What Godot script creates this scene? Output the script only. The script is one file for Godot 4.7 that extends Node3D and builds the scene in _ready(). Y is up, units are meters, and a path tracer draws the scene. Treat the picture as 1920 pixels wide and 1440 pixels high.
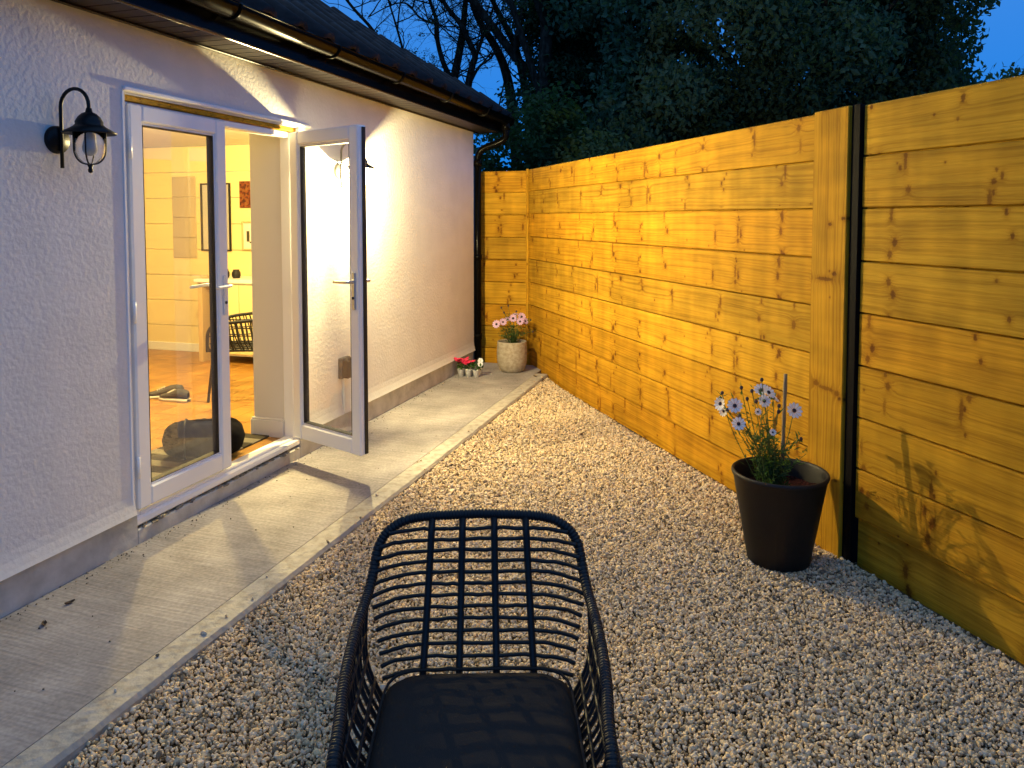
extends Node3D

const HOUSE_TURN := 73.08
const FENCE_TURN := -73.11
var house_at := Vector3(-1.8215, 0, -3.5533)
var fence_at := Vector3(0.2249, 0, -8.0774)
var names := {}
var M := {}
var rng := RandomNumberGenerator.new()
var house: Node3D
var hb: Basis          # house axes: x along the wall away from the camera, z out of the wall
var fb: Basis          # fence axes: x along the fence towards the camera, z into the yard

# ---------------------------------------------------------------- small helpers
func lin(r: float, g: float, b: float) -> Color:
	return Color(r, g, b).linear_to_srgb()

func numbered(called: String) -> String:
	var n: int = names.get(called, -1) + 1
	names[called] = n
	return called if n == 0 else "%s_%03d" % [called, n]

func tag(o: Node, label := "", category := "", group := "", kind := "") -> Node:
	if label: o.set_meta("label", label)
	if category: o.set_meta("category", category)
	if group: o.set_meta("group", group)
	if kind: o.set_meta("kind", kind)
	return o

func thing(called: String, label: String, category: String, at: Vector3, turn := 0.0, group := "") -> Node3D:
	var o := Node3D.new()
	o.name = numbered(called)
	o.position = at
	o.rotation_degrees.y = turn
	add_child(o)
	tag(o, label, category, group)
	return o

func begin(flat := true) -> SurfaceTool:
	var st := SurfaceTool.new()
	st.begin(Mesh.PRIMITIVE_TRIANGLES)
	st.set_smooth_group(-1 if flat else 0)
	return st

func done(st: SurfaceTool) -> ArrayMesh:
	st.generate_normals()
	return st.commit()

func put(called: String, mesh: Mesh, mat: Material, parent: Node = null) -> MeshInstance3D:
	var o := MeshInstance3D.new()
	o.mesh = mesh
	o.material_override = mat
	o.cast_shadow = GeometryInstance3D.SHADOW_CASTING_SETTING_ON
	if parent == null:
		o.name = numbered(called)
		add_child(o)
	else:
		var k := 0
		var nm := called
		while parent.has_node(NodePath(nm)):
			k += 1
			nm = "%s_%03d" % [called, k]
		o.name = nm
		parent.add_child(o)
	return o

func piece(called: String, st: SurfaceTool, mat: Material, parent: Node = null) -> MeshInstance3D:
	return put(called, done(st), mat, parent)

func knot(called: String, parent: Node) -> Node3D:
	var o := Node3D.new()
	o.name = called
	parent.add_child(o, true)
	return o

func tri(st: SurfaceTool, a: Vector3, b: Vector3, c: Vector3, out: Vector3, ua := Vector2.ZERO, ub := Vector2.ZERO, uc := Vector2.ZERO) -> void:
	if (a - c).cross(a - b).dot(out) < 0.0:
		var t := b
		b = c
		c = t
		var tu := ub
		ub = uc
		uc = tu
	st.set_uv(ua); st.add_vertex(a)
	st.set_uv(ub); st.add_vertex(b)
	st.set_uv(uc); st.add_vertex(c)

func quad(st: SurfaceTool, a: Vector3, b: Vector3, c: Vector3, d: Vector3, out: Vector3, uv := []) -> void:
	if uv.size() == 4:
		tri(st, a, b, c, out, uv[0], uv[1], uv[2])
		tri(st, a, c, d, out, uv[0], uv[2], uv[3])
	else:
		tri(st, a, b, c, out)
		tri(st, a, c, d, out)

# a box from corner lo to corner hi with chamfered edges; the uv runs along x (u) and y (v), uvr = (u0, v0, u1, v1)
func box(st: SurfaceTool, lo: Vector3, hi: Vector3, bev := 0.0, xf := Transform3D.IDENTITY, uvr := Rect2(0, 0, 1, 1), along := 0) -> void:
	var c := (lo + hi) / 2.0
	var h := (hi - lo) / 2.0
	bev = minf(bev, minf(h.x, minf(h.y, h.z)) * 0.9)
	var across := 1 if along != 1 else 0
	var uvf := func(p: Vector3) -> Vector2:
		var q: Vector3 = (p - lo) / (hi - lo)
		return uvr.position + uvr.size * Vector2(q[along], q[across] + q.z * 0.2)
	var corner := func(s: Vector3, a: int) -> Vector3:
		var p := Vector3(s.x * (h.x - bev), s.y * (h.y - bev), s.z * (h.z - bev))
		p[a] = s[a] * h[a]
		return c + p
	for a in 3:
		var b := (a + 1) % 3
		var d := (a + 2) % 3
		for sa in [-1.0, 1.0]:
			var ps := []
			for q in [[-1.0, -1.0], [1.0, -1.0], [1.0, 1.0], [-1.0, 1.0]]:
				var s := Vector3.ZERO
				s[a] = sa; s[b] = q[0]; s[d] = q[1]
				ps.append(corner.call(s, a))
			var out := Vector3.ZERO
			out[a] = sa
			quad(st, xf * ps[0], xf * ps[1], xf * ps[2], xf * ps[3], xf.basis * out, [uvf.call(ps[0]), uvf.call(ps[1]), uvf.call(ps[2]), uvf.call(ps[3])])
			if bev > 0.0:
				for sb in [-1.0, 1.0]:
					var s1 := Vector3.ZERO
					s1[a] = sa; s1[b] = sb; s1[d] = -1.0
					var s2 := s1
					s2[d] = 1.0
					var e := [corner.call(s1, a), corner.call(s2, a), corner.call(s2, b), corner.call(s1, b)]
					var o2 := Vector3.ZERO
					o2[a] = sa; o2[b] = sb
					quad(st, xf * e[0], xf * e[1], xf * e[2], xf * e[3], xf.basis * o2, [uvf.call(e[0]), uvf.call(e[1]), uvf.call(e[2]), uvf.call(e[3])])
	if bev > 0.0:
		for sx in [-1.0, 1.0]:
			for sy in [-1.0, 1.0]:
				for sz in [-1.0, 1.0]:
					var s := Vector3(sx, sy, sz)
					var p0: Vector3 = corner.call(s, 0)
					var p1: Vector3 = corner.call(s, 1)
					var p2: Vector3 = corner.call(s, 2)
					tri(st, xf * p0, xf * p1, xf * p2, xf.basis * s, uvf.call(p0), uvf.call(p1), uvf.call(p2))

func block(lo: Vector3, hi: Vector3, bev := 0.0) -> SurfaceTool:
	var st := begin()
	box(st, lo, hi, bev)
	return st

# a tube through points with a radius at each
func tube(st: SurfaceTool, pts: Array, radii, sides := 8, capped := true, squash := 1.0) -> void:
	var n := pts.size()
	var rings := []
	var side := Vector3.ZERO
	for i in n:
		var t: Vector3 = (pts[mini(i + 1, n - 1)] - pts[maxi(i - 1, 0)])
		if t.length_squared() < 1e-14: t = Vector3.UP
		t = t.normalized()
		if i == 0:
			side = t.cross(Vector3.UP if absf(t.y) < 0.9 else Vector3.RIGHT).normalized()
		else:
			side = (side - t * side.dot(t)).normalized()
		var other := t.cross(side)
		var r: float = radii[i] if radii is Array else radii
		var ring := []
		for k in sides:
			var a := TAU * k / sides
			ring.append(pts[i] + (side * cos(a) * squash + other * sin(a)) * r)
		rings.append(ring)
	for i in n - 1:
		for k in sides:
			var k2 := (k + 1) % sides
			var mid: Vector3 = (rings[i][k] + rings[i][k2] + rings[i + 1][k] + rings[i + 1][k2]) / 4.0 - (pts[i] + pts[i + 1]) / 2.0
			quad(st, rings[i][k], rings[i + 1][k], rings[i + 1][k2], rings[i][k2], mid, [Vector2(float(k) / sides, i), Vector2(float(k) / sides, i + 1), Vector2(float(k + 1) / sides, i + 1), Vector2(float(k + 1) / sides, i)])
	if capped:
		for e in [0, n - 1]:
			var out: Vector3 = (pts[0] - pts[1]) if e == 0 else (pts[n - 1] - pts[n - 2])
			for k in range(1, sides - 1):
				tri(st, rings[e][0], rings[e][k], rings[e][k + 1], out)

func curve(pts: Array, per := 6) -> Array:   # smooth points through the given ones
	var out := []
	for i in pts.size() - 1:
		var p0: Vector3 = pts[maxi(i - 1, 0)]
		var p1: Vector3 = pts[i]
		var p2: Vector3 = pts[i + 1]
		var p3: Vector3 = pts[mini(i + 2, pts.size() - 1)]
		for k in per:
			var t := float(k) / per
			out.append(0.5 * ((2.0 * p1) + (p2 - p0) * t + (2.0 * p0 - 5.0 * p1 + 4.0 * p2 - p3) * t * t + (3.0 * p1 - p0 - 3.0 * p2 + p3) * t * t * t))
	out.append(pts[-1])
	return out

# a turned shape: profile of (radius, height), from the bottom outside upwards
func lathe(st: SurfaceTool, profile: Array, segs := 24, at := Vector3.ZERO, wob := 0.0) -> void:
	for i in profile.size() - 1:
		var p: Vector2 = profile[i]
		var q: Vector2 = profile[i + 1]
		var nrm := Vector2(q.y - p.y, p.x - q.x)
		for k in segs:
			var a := TAU * k / segs
			var b := TAU * (k + 1) / segs
			var wa := 1.0 + wob * sin(a * 3.0 + p.y * 9.0)
			var wb := 1.0 + wob * sin(b * 3.0 + p.y * 9.0)
			var va := Vector3(cos(a), 0, sin(a))
			var vb := Vector3(cos(b), 0, sin(b))
			var out := (va + vb).normalized() * nrm.x + Vector3.UP * nrm.y
			var uv := [Vector2(float(k) / segs, p.y), Vector2(float(k + 1) / segs, p.y), Vector2(float(k + 1) / segs, q.y), Vector2(float(k) / segs, q.y)]
			quad(st, at + va * p.x * wa + Vector3.UP * p.y, at + vb * p.x * wb + Vector3.UP * p.y, at + vb * q.x * wb + Vector3.UP * q.y, at + va * q.x * wa + Vector3.UP * q.y, out, uv)

func ball(st: SurfaceTool, c: Vector3, r: Vector3, nu := 10, nv := 6) -> void:
	for j in nv:
		var a0 := PI * j / nv - PI / 2
		var a1 := PI * (j + 1) / nv - PI / 2
		for i in nu:
			var b0 := TAU * i / nu
			var b1 := TAU * (i + 1) / nu
			var f := func(a: float, b: float) -> Vector3: return Vector3(cos(a) * cos(b), sin(a), cos(a) * sin(b))
			var p: Array = [f.call(a0, b0), f.call(a0, b1), f.call(a1, b1), f.call(a1, b0)]
			var o: Vector3 = p[0] + p[1] + p[2] + p[3]
			if j > 0: tri(st, c + p[0] * r, c + p[1] * r, c + p[2] * r, o)
			if j < nv - 1: tri(st, c + p[0] * r, c + p[2] * r, c + p[3] * r, o)

func hp(u: float, y: float, n: float) -> Vector3:   # house place -> world
	return house_at + hb * Vector3(u, y, n)

func fp(x: float, y: float, m: float) -> Vector3:
	return fence_at + fb * Vector3(x, y, m)

# ---------------------------------------------------------------- materials
func mat(called: String, c: Color, rough := 0.8, metal := 0.0, spec := 0.5) -> StandardMaterial3D:
	var m := StandardMaterial3D.new()
	m.resource_name = called
	m.albedo_color = c
	m.roughness = rough
	m.metallic = metal
	m.metallic_specular = spec
	M[called] = m
	return m

func noise(freq: float, sd: int, oct := 4, kind := FastNoiseLite.TYPE_SIMPLEX_SMOOTH) -> FastNoiseLite:
	var n := FastNoiseLite.new()
	n.seed = sd
	n.frequency = freq
	n.noise_type = kind
	n.fractal_type = FastNoiseLite.FRACTAL_FBM
	n.fractal_octaves = oct
	return n

func noise_tex(freq: float, sd: int, oct: int, size: int, ramp := []) -> NoiseTexture2D:
	var t := NoiseTexture2D.new()
	t.width = size
	t.height = size
	t.seamless = true
	t.generate_mipmaps = false
	t.noise = noise(freq, sd, oct)
	if ramp.size():
		var g := Gradient.new()
		g.offsets = ramp[0]
		g.colors = ramp[1]
		t.color_ramp = g
	return t

func world_mapped(m: StandardMaterial3D, scale: float) -> void:
	m.uv1_triplanar = true
	m.uv1_world_triplanar = true
	m.uv1_scale = Vector3.ONE * scale

func tones(a: Color, b: Color, c: Color) -> Array:
	return [PackedFloat32Array([0.2, 0.5, 0.8]), PackedColorArray([a, b, c])]

# sawn softwood: grain that bends round knots, knots in whorls, a few spike knots and resin streaks
func wood_images(sd: int, w: int, h: int, long: float, wide: float, deep: float, tone: Color) -> Array:
	var r := RandomNumberGenerator.new()
	r.seed = sd
	var knots := []      # x (m), y (m), radius, stretch, strength
	var x := r.randf_range(0.05, 0.3)
	while x < long:
		var k := r.randi_range(2, 5)
		for i in k:
			var big := r.randf() < 0.55
			knots.append([x + r.randfn(0.0, 0.018), r.randf() * wide, r.randf_range(0.005, 0.009) * (1.4 if big else 0.8), r.randf_range(1.0, 1.7), r.randf_range(0.5, 1.0)])
		if r.randf() < 0.7:
			knots.append([x + r.randfn(0.0, 0.03), r.randf() * wide, 0.007, r.randf_range(3.0, 7.0), r.randf_range(0.35, 0.75)])
		x += r.randf_range(0.2, 0.55)
	for i in int(long * 2.0):
		knots.append([r.randf() * long, r.randf() * wide, r.randf_range(0.003, 0.005), 1.0, r.randf_range(0.4, 0.9)])
	var shift := PackedFloat32Array(); shift.resize(w * h)
	var dark := PackedFloat32Array(); dark.resize(w * h)
	var halo := PackedFloat32Array(); halo.resize(w * h)
	var nz := noise(0.09, sd + 9, 2)
	for k in knots:
		var rx: float = k[2]
		var ry: float = k[2] * k[3]
		var reach_x := int((rx * 9.0) / long * w) + 2
		var reach_y := int((ry * 5.0) / wide * h) + 2
		var cx := int(k[0] / long * w)
		var cy := int(k[1] / wide * h)
		for j in range(maxi(0, cy - reach_y), mini(h, cy + reach_y)):
			for i in range(maxi(0, cx - reach_x), mini(w, cx + reach_x)):
				var dx: float = (float(i) / w * long - k[0]) / rx
				var dy: float = (float(j) / h * wide - k[1]) / ry
				dx += nz.get_noise_2d(i * 2.0, j * 2.0) * 0.7
				var at := j * w + i
				var q := dx * dx + dy * dy
				shift[at] += signf(dy) * minf(absf(dy), 1.0) * rx * 1.6 * exp(-dx * dx / 9.0 - dy * dy / 5.0)
				if q < 2.4: dark[at] = maxf(dark[at], k[4] * clampf(1.5 - q * 0.7, 0.0, 1.0))
				halo[at] = maxf(halo[at], k[4] * 0.6 * exp(-dx * dx / 7.0 - dy * dy / 4.0))
	var grain := noise(1.0, sd, 3)
	var wave := noise(1.0, sd + 3, 2)
	var fibre := noise(1.0, sd + 5, 2)
	var bytes := PackedByteArray(); bytes.resize(w * h * 3)
	var tall := PackedByteArray(); tall.resize(w * h)
	var tint := r.randf_range(-0.06, 0.06)
	for j in h:
		var v := float(j) / h * wide
		for i in w:
			var at := j * w + i
			var u := float(i) / w * long
			var vv := v + shift[at] * 1.4 + wave.get_noise_2d(u * 0.5, v * 5.0) * 0.02
			var g := grain.get_noise_2d(u * 0.45, vv * 62.0)
			var f := fibre.get_noise_2d(u * 9.0, v * 420.0)
			var blotch := wave.get_noise_2d(u * 3.0 + 40.0, v * 9.0) + 0.8 * wave.get_noise_2d(u * 7.0, v * 1.5 + 70.0)
			var ring := clampf(0.5 + g * 1.1, 0.0, 1.0)
			var lum := 1.0 - 0.26 * deep * ring * ring + 0.06 * f + 0.09 * blotch + tint
			var d := dark[at]
			var ha := halo[at]
			lum *= 1.0 - 0.28 * ha
			var red := clampf(lum * tone.r, 0.0, 1.0)
			var grn := clampf(lum * tone.g - 0.04 * ring * deep - 0.06 * ha, 0.0, 1.0)
			var blu := clampf(lum * tone.b - 0.04 * ring * deep - 0.05 * ha, 0.0, 1.0)
			red = lerpf(red, 0.36, d * 0.8); grn = lerpf(grn, 0.20, d * 0.8); blu = lerpf(blu, 0.055, d * 0.8)
			bytes[at * 3] = int(red * 255.0)
			bytes[at * 3 + 1] = int(grn * 255.0)
			bytes[at * 3 + 2] = int(blu * 255.0)
			tall[at] = int(clampf(0.5 + 0.22 * f - 0.22 * ring + 0.25 * ha - 0.3 * d, 0.0, 1.0) * 255.0)
	return [ImageTexture.create_from_image(Image.create_from_data(w, h, false, Image.FORMAT_RGB8, bytes)), ImageTexture.create_from_image(Image.create_from_data(w, h, false, Image.FORMAT_L8, tall))]

func make_materials() -> void:
	for k in 6:
		var t := wood_images(100 + k * 17, 1792, 112, 4.4, 0.24, 0.6, Color(0.755, 0.58, 0.155))
		var m := mat("softwood_%d" % k, Color.WHITE, 0.7, 0.0, 0.22)
		m.albedo_texture = t[0]
		m.heightmap_enabled = true
		m.heightmap_scale = 0.25
		m.heightmap_texture = t[1]
	var tints := [Color(1, 1, 1), Color(0.93, 0.91, 0.86), Color(1.0, 0.96, 0.9), Color(0.96, 0.97, 1.0)]
	for k in 6:
		for j in 4:
			var w: StandardMaterial3D = M["softwood_%d" % k].duplicate()
			w.albedo_color = tints[j]
			M["board_%d" % (k * 4 + j)] = w
	var m := mat("render", Color.WHITE, 0.92, 0, 0.25)
	world_mapped(m, 1.1)
	m.albedo_texture = noise_tex(0.006, 4, 5, 512, tones(Color(0.885, 0.88, 0.86), Color(0.90, 0.895, 0.875), Color(0.912, 0.907, 0.89)))
	m.heightmap_enabled = true
	m.heightmap_scale = 0.17
	m.heightmap_texture = noise_tex(0.026, 21, 5, 1024)
	m = mat("plinth", Color.WHITE, 0.9, 0, 0.25)
	world_mapped(m, 0.9)
	m.albedo_texture = noise_tex(0.01, 6, 5, 512, tones(Color(0.68, 0.67, 0.63), Color(0.77, 0.76, 0.72), Color(0.82, 0.81, 0.77)))
	m.heightmap_enabled = true
	m.heightmap_scale = 0.5
	m.heightmap_texture = noise_tex(0.02, 22, 5, 512)
	m = mat("rubble", Color.WHITE, 0.95, 0, 0.2)
	world_mapped(m, 3.0)
	m.albedo_texture = noise_tex(0.03, 8, 5, 256, tones(Color(0.42, 0.39, 0.34), Color(0.58, 0.55, 0.49), Color(0.68, 0.65, 0.6)))
	m.heightmap_enabled = true
	m.heightmap_scale = 1.5
	m.heightmap_texture = noise_tex(0.04, 23, 5, 256)
	m = mat("concrete", Color.WHITE, 0.88, 0, 0.3)
	m.albedo_texture = concrete_image(0)
	m.heightmap_enabled = true
	m.heightmap_scale = 0.2
	m.heightmap_texture = concrete_image(1)
	m = mat("concrete_edge", Color.WHITE, 0.88, 0, 0.3)
	world_mapped(m, 1.3)
	m.albedo_texture = noise_tex(0.02, 18, 5, 512, tones(Color(0.64, 0.61, 0.56), Color(0.70, 0.675, 0.625), Color(0.73, 0.705, 0.655)))
	m.heightmap_enabled = true
	m.heightmap_scale = 0.6
	m.heightmap_texture = noise_tex(0.03, 28, 5, 512)
	m = mat("stone", Color.WHITE, 0.85, 0, 0.2)
	m.vertex_color_use_as_albedo = true
	m = mat("gravel_bed", Color.WHITE, 0.95, 0, 0.2)
	world_mapped(m, 1.7)
	m.albedo_texture = noise_tex(0.09, 31, 3, 1024, tones(Color(0.22, 0.18, 0.13), Color(0.36, 0.31, 0.24), Color(0.5, 0.45, 0.36)))
	m.heightmap_enabled = true
	m.heightmap_scale = 0.8
	m.heightmap_texture = noise_tex(0.09, 31, 3, 1024)
	m = mat("black_metal", lin(0.008, 0.008, 0.009), 0.42, 0.0, 0.35)
	mat("black_plastic", lin(0.0035, 0.003, 0.0026), 0.22, 0.0, 0.18)
	mat("brown_soffit", lin(0.022, 0.015, 0.010), 0.42, 0.0, 0.4)
	mat("glossy_brown", lin(0.03, 0.02, 0.013), 0.2, 0.0, 0.6)
	m = mat("roof_tile", Color.WHITE, 0.6, 0, 0.3)
	world_mapped(m, 2.0)
	m.albedo_texture = noise_tex(0.02, 51, 4, 256, tones(Color(0.10, 0.08, 0.08), Color(0.155, 0.125, 0.12), Color(0.22, 0.185, 0.18)))
	mat("upvc", lin(0.93, 0.93, 0.92), 0.3, 0, 0.5)
	mat("gasket", lin(0.012, 0.012, 0.012), 0.6)
	mat("chrome", lin(0.62, 0.62, 0.63), 0.3, 0.9)
	m = mat("window_glass", Color(1, 1, 1, 0.04), 0.0)
	m.transparency = BaseMaterial3D.TRANSPARENCY_ALPHA
	m = mat("lamp_glass", Color(1, 1, 1, 0.06), 0.03)
	m.transparency = BaseMaterial3D.TRANSPARENCY_ALPHA
	m = mat("thick_glass", Color(1, 1, 1, 0.0), 0.03)
	m.refraction_enabled = true
	m.refraction_scale = 0.05
	m.transparency = BaseMaterial3D.TRANSPARENCY_ALPHA
	m = mat("bulb_lit", lin(0.9, 0.8, 0.6), 0.5)
	m.emission_enabled = true
	m.emission = lin(1.0, 0.70, 0.30)
	m.emission_energy_multiplier = 30.0
	m = mat("bulb_off", lin(0.75, 0.74, 0.7), 0.35)
	mat("plaster", lin(0.74, 0.72, 0.68), 0.85, 0, 0.3)
	mat("white_gloss", lin(0.8, 0.8, 0.78), 0.35)
	mat("panelling", lin(0.82, 0.68, 0.34), 0.55)
	m = mat("floor_wood", Color.WHITE, 0.4, 0, 0.45)
	var fw := wood_images(77, 512, 64, 1.6, 0.16, 0.5, Color(0.86, 0.70, 0.42))
	m.albedo_texture = fw[0]
	m.albedo_color = lin(0.62, 0.50, 0.30)
	m = mat("steel_post", lin(0.007, 0.006, 0.006), 0.6, 0, 0.15)
	m = mat("rattan", lin(0.014, 0.014, 0.016), 0.5, 0, 0.4)
	m = mat("cushion", lin(0.036, 0.032, 0.031), 0.95, 0, 0.1)
	m.uv1_triplanar = true
	m.uv1_scale = Vector3.ONE * 9.0
	m.heightmap_enabled = true
	m.heightmap_scale = 0.05
	m.heightmap_texture = noise_tex(0.2, 61, 2, 256)
	mat("black_pot", lin(0.013, 0.012, 0.012), 0.55, 0, 0.4)
	m = mat("soil", Color.WHITE, 0.95, 0, 0.1)
	m.uv1_triplanar = true
	m.uv1_scale = Vector3.ONE * 5.0
	m.albedo_texture = noise_tex(0.05, 71, 4, 256, tones(Color(0.09, 0.055, 0.05), Color(0.17, 0.09, 0.085), Color(0.27, 0.14, 0.13)))
	m = mat("stoneware", Color.WHITE, 0.6, 0, 0.4)
	m.uv1_triplanar = true
	m.uv1_scale = Vector3.ONE * 3.0
	m.albedo_texture = noise_tex(0.03, 72, 4, 256, tones(Color(0.58, 0.53, 0.45), Color(0.66, 0.61, 0.53), Color(0.72, 0.68, 0.6)))
	for c in [["leaf", 0.045, 0.085, 0.025], ["leaf_dark", 0.03, 0.06, 0.022], ["stem", 0.07, 0.10, 0.035], ["tree_leaf", 0.034, 0.058, 0.030], ["ivy_leaf", 0.024, 0.045, 0.021], ["tree_leaf_pale", 0.062, 0.10, 0.058], ["ivy_leaf_pale", 0.045, 0.075, 0.04], ["leaf_dark_pale", 0.05, 0.085, 0.04]]:
		m = mat(c[0], lin(c[1], c[2], c[3]), 0.6, 0, 0.22)
		m.backlight_enabled = true
		m.backlight = lin(c[1] * 1.5, c[2] * 1.7, c[3] * 0.8)
	m = mat("petal_white", lin(0.86, 0.87, 0.86), 0.7)
	m.backlight_enabled = true
	m.backlight = lin(0.3, 0.3, 0.34)
	m = mat("petal_pink", lin(0.70, 0.48, 0.72), 0.7)
	m.backlight_enabled = true
	m.backlight = lin(0.3, 0.16, 0.26)
	m = mat("petal_red", lin(0.72, 0.03, 0.10), 0.6)
	mat("flower_eye", lin(0.02, 0.015, 0.03), 0.8)
	mat("bud", lin(0.06, 0.035, 0.04), 0.7)
	m = mat("bark", Color.WHITE, 0.95, 0, 0.1)
	m.uv1_triplanar = true
	m.uv1_scale = Vector3(1.5, 0.6, 1.5)
	m.albedo_texture = noise_tex(0.03, 81, 4, 256, tones(Color(0.14, 0.12, 0.10), Color(0.22, 0.19, 0.16), Color(0.32, 0.28, 0.24)))
	mat("bamboo", lin(0.30, 0.20, 0.09), 0.6)
	mat("white_plastic", lin(0.72, 0.72, 0.68), 0.4)
	mat("grey_plastic", lin(0.09, 0.085, 0.08), 0.6, 0, 0.2)
	mat("dry_leaf", lin(0.09, 0.05, 0.025), 0.8)
	m = mat("fur", lin(0.011, 0.010, 0.010), 0.95, 0, 0.15)
	m = mat("mat_dark", lin(0.07, 0.062, 0.05), 0.95, 0, 0.1)
	mat("mat_light", lin(0.24, 0.22, 0.17), 0.95, 0, 0.1)
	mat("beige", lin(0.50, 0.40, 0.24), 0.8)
	mat("art_brown", lin(0.21, 0.10, 0.035), 0.7)
	m = M.art_brown
	m.uv1_triplanar = true
	m.uv1_scale = Vector3.ONE * 4.0
	m.albedo_texture = noise_tex(0.02, 91, 4, 256, tones(Color(0.5, 0.3, 0.2), Color(1, 0.7, 0.5), Color(1, 1, 0.8)))
	mat("paper", lin(0.72, 0.68, 0.58), 0.8)
	mat("pale_wood", lin(0.55, 0.38, 0.18), 0.5)
	mat("ink", lin(0.06, 0.05, 0.03), 0.7)
	mat("shoe_upper", lin(0.055, 0.052, 0.047), 0.85)
	mat("shoe_sole", lin(0.68, 0.65, 0.58), 0.7)
	mat("mirror", lin(0.85, 0.85, 0.85), 0.02, 1.0)

# broomed concrete: strokes across the path, stains and pits
func concrete_image(which: int) -> ImageTexture:
	var w := 1024
	var h := 512
	var n1 := noise(1.0, 41, 3)
	var n2 := noise(1.0, 43, 4)
	var b := PackedByteArray()
	b.resize(w * h * (3 if which == 0 else 1))
	for j in h:
		for i in w:
			var u := float(i) / w * 4.0
			var v := float(j) / h * 1.0
			var stroke := n1.get_noise_2d(u * 55.0 + v * 3.0 + n2.get_noise_2d(u * 1.2, v * 1.2) * 1.2, v * 1.3 + n2.get_noise_2d(u * 9.0, 3.0) * 2.0)
			var blot := n2.get_noise_2d(u * 2.2, v * 2.8)
			var grit := n2.get_noise_2d(u * 45.0, v * 45.0)
			var at := j * w + i
			if which == 0:
				var l := 0.61 + 0.065 * stroke + 0.09 * blot + 0.07 * grit
				b[at * 3] = int(clampf(l, 0, 1) * 255)
				b[at * 3 + 1] = int(clampf(l * 0.965, 0, 1) * 255)
				b[at * 3 + 2] = int(clampf(l * 0.94, 0, 1) * 255)
			else:
				b[at] = int(clampf(0.5 + 0.42 * stroke + 0.15 * grit, 0, 1) * 255)
	return ImageTexture.create_from_image(Image.create_from_data(w, h, false, Image.FORMAT_RGB8 if which == 0 else Image.FORMAT_L8, b))

# ---------------------------------------------------------------- the scene
func _ready() -> void:
	rng.seed = 7
	hb = Basis(Vector3.UP, deg_to_rad(HOUSE_TURN))
	fb = Basis(Vector3.UP, deg_to_rad(FENCE_TURN))
	var cam := Camera3D.new()
	cam.name = "camera"
	cam.projection = Camera3D.PROJECTION_FRUSTUM
	cam.near = 0.05
	cam.far = 400.0
	cam.size = 0.05 * 1440.0 / 1450.0
	cam.frustum_offset = Vector2(0.0, -0.05 * 233.0 / 1450.0)
	cam.position = Vector3(0, 1.62, 0)
	cam.rotation_degrees.x = -3.1
	add_child(cam)
	cam.current = true
	var e := Environment.new()
	e.background_mode = Environment.BG_SKY
	var sky := Sky.new()
	var sm := ProceduralSkyMaterial.new()
	sm.sky_horizon_color = lin(0.0, 0.215, 0.80)
	sm.sky_top_color = lin(0.46, 0.60, 0.66)
	sm.sky_curve = 1.7
	sm.ground_horizon_color = lin(0.02, 0.03, 0.04)
	sm.ground_bottom_color = lin(0.02, 0.02, 0.02)
	sky.sky_material = sm
	e.sky = sky
	e.background_energy_multiplier = 1.0
	e.tonemap_mode = Environment.TONE_MAPPER_LINEAR
	e.tonemap_exposure = 1.0
	e.sdfgi_enabled = true
	e.ssao_enabled = true
	e.ssil_enabled = true
	var we := WorldEnvironment.new()
	we.name = "environment"
	we.environment = e
	add_child(we)

	make_materials()
	build_ground()
	build_house()
	build_fences()
	build_trees()
	build_lanterns()
	build_chairs()
	build_pots()
	build_indoors()
	build_small_things()

func structure(called: String, st: SurfaceTool, m: Material) -> MeshInstance3D:
	var o := piece(called, st, m)
	o.set_meta("kind", "structure")
	return o

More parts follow.
